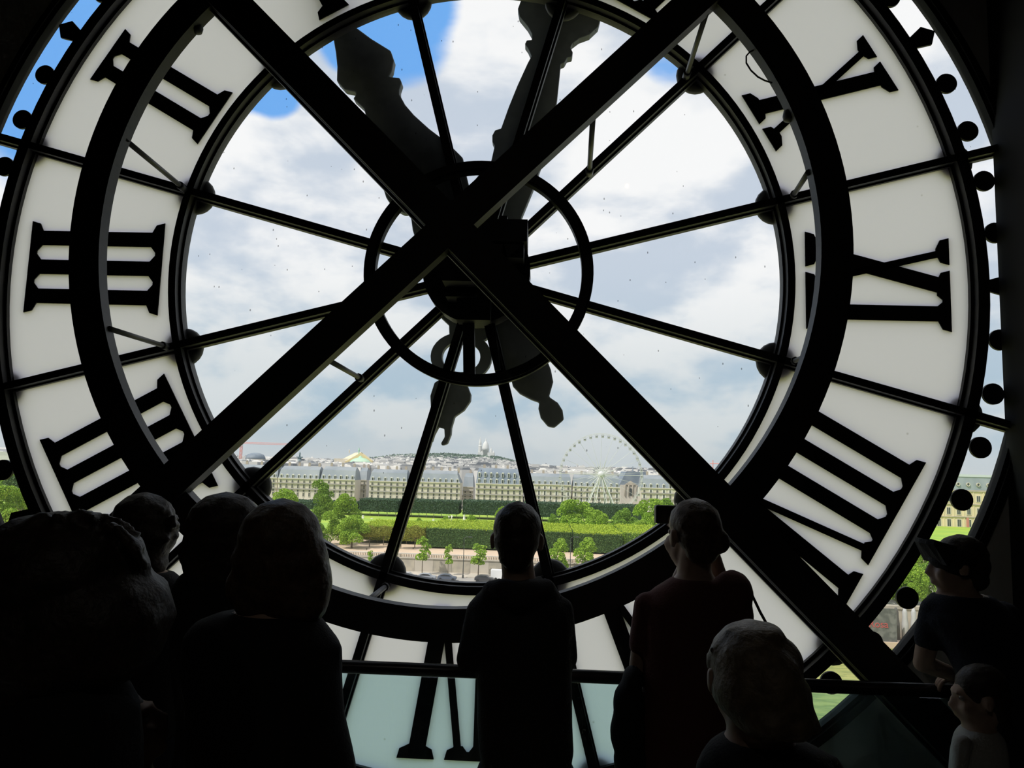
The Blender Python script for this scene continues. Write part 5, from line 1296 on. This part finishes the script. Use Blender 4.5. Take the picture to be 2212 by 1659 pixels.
# 6. woman with bobbed hair
def bob(hb, Hc, R, k, W, K):
    for px, py, rx, rz, d in ((606, 1160, 90, 84, .11), (606, 1210, 106, 90, .10), (608, 1265, 108, 60, .085), (560, 1300, 56, 44, .06), (650, 1296, 62, 54, .07), (520, 1265, 30, 44, .06), (690, 1262, 26, 60, .055), (672, 1318, 30, 26, .05), (610, 1310, 60, 40, .06)):
        hb.ell(W(px, py, -0.01), (rx*K, d, rz*K))
    for px in range(640, 706, 8): hb.chain([(W(px, 1290, random.uniform(-.05, .02)), 9*K), (W(px-6, 1338-abs(px-668)*0.5, random.uniform(-.05, .02)), 4*K)])
person('woman with chin-length bobbed hair seen from behind, left of the middle', -1.80, (606, 1185), 0.225,
       [(1296, 570, 646, .055), (1324, 478, 688, .075), (1346, 424, 706, .10), (1380, 398, 732, .115), (1450, 392, 738, .125), (1540, 404, 744, .13), (1610, 404, 760, .14), (1650, 402, 768, .145), (1760, 402, 775, .15)],
       yaw=-0.1, arms={1: {'j': [(704, 1408, 36), (706, 1520, 33, .02), (694, 1560, 24, .30)], 'dir': (-.4, .9, 0), 'n': (0, 0, -1)}, -1: {'j': [(428, 1396, 36), (424, 1530, 33, .02), (460, 1570, 24, .28)], 'dir': (.4, .9, 0), 'n': (0, 0, -1)}},
       cloth=cloth_black, hair=bob, hair_mat=hair_brown)

# 7. visitor between the bob and the dark heads
def long_c(hb, Hc, R, k, W, K):
    for px, py, rx, rz, d in ((486, 1128, 82, 66, .11), (478, 1165, 80, 70, .105), (500, 1210, 66, 70, .09), (470, 1230, 50, 50, .08), (432, 1192, 44, 40, .08), (440, 1225, 44, 34, .07)):
        hb.ell(W(px, py, -0.02), (rx*K, d, rz*K))
person('long-haired visitor half hidden behind the bob-haired woman', -1.30, (474, 1152), 0.225,
       [(1206, 440, 505, .055), (1228, 416, 540, .075), (1246, 388, 572, .09), (1276, 374, 590, .105), (1400, 384, 586, .115), (1500, 388, 582, .115), (1600, 384, 586, .12)],
       yaw=0.7, hyaw=1.0, arms={1: {'j': [(568, 1290, 28), (574, 1420, 24), (566, 1530, 18, .08)], 'dir': (0, .3, -1), 'n': (-1, 0, 0)}, -1: {'j': [(396, 1290, 28), (390, 1420, 24), (396, 1530, 18, .08)], 'dir': (0, .3, -1), 'n': (1, 0, 0)}},
       cloth=cloth_black, hair=long_c, hair_mat=hair_dark)
# 8. dark head farther left
def curly_b(hb, Hc, R, k, W, K):
    for px, py, rx, rz, d in ((310, 1118, 66, 56, .10), (320, 1150, 62, 56, .10), (345, 1160, 34, 40, .08), (290, 1140, 50, 50, .09), (316, 1190, 48, 46, .08), (322, 1215, 40, 34, .07)): hb.ell(W(px, py, -0.01), (rx*K, d, rz*K))
    for i in range(40):
        a = random.uniform(-0.9, 1.2); r = random.uniform(52, 66); hb.ell(W(316+r*math.cos(a), 1140-r*0.9*math.sin(a), random.uniform(-.06, .05)), random.uniform(7, 12)*K)
person('dark curly-haired visitor at left in front of the numeral four', -1.07, (310, 1136), 0.225,
       [(1212, 280, 345, .055), (1234, 255, 372, .075), (1256, 226, 400, .09), (1284, 212, 412, .105), (1380, 216, 408, .115), (1480, 220, 404, .115), (1580, 216, 408, .12)],
       yaw=0.0, arms={1: {'j': [(394, 1292, 27), (398, 1410, 24), (392, 1500, 18, .1)], 'dir': (0, .4, -1), 'n': (-1, 0, 0)}, -1: {'j': [(230, 1292, 27), (224, 1410, 24), (230, 1500, 18, .1)], 'dir': (0, .4, -1), 'n': (1, 0, 0)}},
       cloth=cloth_black, hair=curly_b, hair_mat=hair_dark)
# 9. large dark head in the left foreground
def mass_a(hb, Hc, R, k, W, K):
    for px, py, rx, rz, d in ((150, 1235, 165, 128, .15), (100, 1190, 120, 84, .13), (190, 1200, 110, 76, .12), (200, 1330, 170, 130, .15), (120, 1360, 190, 150, .15), (232, 1380, 118, 100, .12), (60, 1420, 150, 130, .12), (20, 1300, 120, 130, .11)):
        hb.ell(W(px, py, -0.01), (rx*K, d, rz*K))
    for i in range(120):
        a = random.uniform(0.1, PI); c = W(150+random.uniform(150, 172)*math.cos(a), 1240-random.uniform(118, 134)*math.sin(a), random.uniform(-.10, .08)); hb.ell(c, random.uniform(9, 17)*K)
    for i in range(14):
        a = random.uniform(0.55, 1.25); c = W(165+120*math.cos(a), 1225-112*math.sin(a), -.03); d = W(180+150*math.cos(a), 1212-112*math.sin(a), -.03); hb.chain([(c, 8*K), (d, 4*K)])
person('visitor with big dark hair filling the left foreground, seen from behind', -2.24, (150, 1290), 0.225,
       [(1400, 110, 190, .055), (1440, 60, 240, .08), (1475, 0, 268, .10), (1515, -40, 292, .11), (1600, -50, 300, .12), (1750, -45, 300, .12), (1900, -45, 300, .12)],
       yaw=0.0, arms={1: {'j': [(268, 1540, 34), (274, 1720, 32), (270, 1880, 24, .05)], 'dir': (0, .2, -1), 'n': (-1, 0, 0)}, -1: {'j': [(-22, 1530, 36), (-32, 1720, 32), (-24, 1880, 24, .05)], 'dir': (0, .2, -1), 'n': (1, 0, 0)}},
       cloth=cloth_black, hair=mass_a, hair_mat=hair_dark)
# 10. child in profile, looking up to the right
def kid_e(hb, Hc, R, k, W, K): cap_hair(hb, Hc, R, k, -0.06, 0.014)
person('child in profile at the lower left, looking up to the right', -1.93, (270, 1580), 0.190,
       [(1650, 248, 312, .045), (1672, 220, 346, .055), (1700, 200, 372, .07), (1760, 194, 380, .08), (1850, 190, 380, .085), (1960, 190, 380, .085)],
       yaw=-1.1, hyaw=-1.25, hpitch=0.50,
       arms={1: {'j': [(330, 1728, 26, -.07), (342, 1840, 22, -.07), (356, 1930, 17, -.03)], 'dir': (0.2, .1, -1), 'n': (-.3, .8, 0), 'curl': 0.5}, -1: {'j': [(250, 1728, 26, .07), (246, 1850, 22, .08), (262, 1940, 17, .11)], 'dir': (0, .1, -1), 'n': (1, 0, 0)}},
       cloth=cloth_white, hair=kid_e, hair_mat=hair_dark)
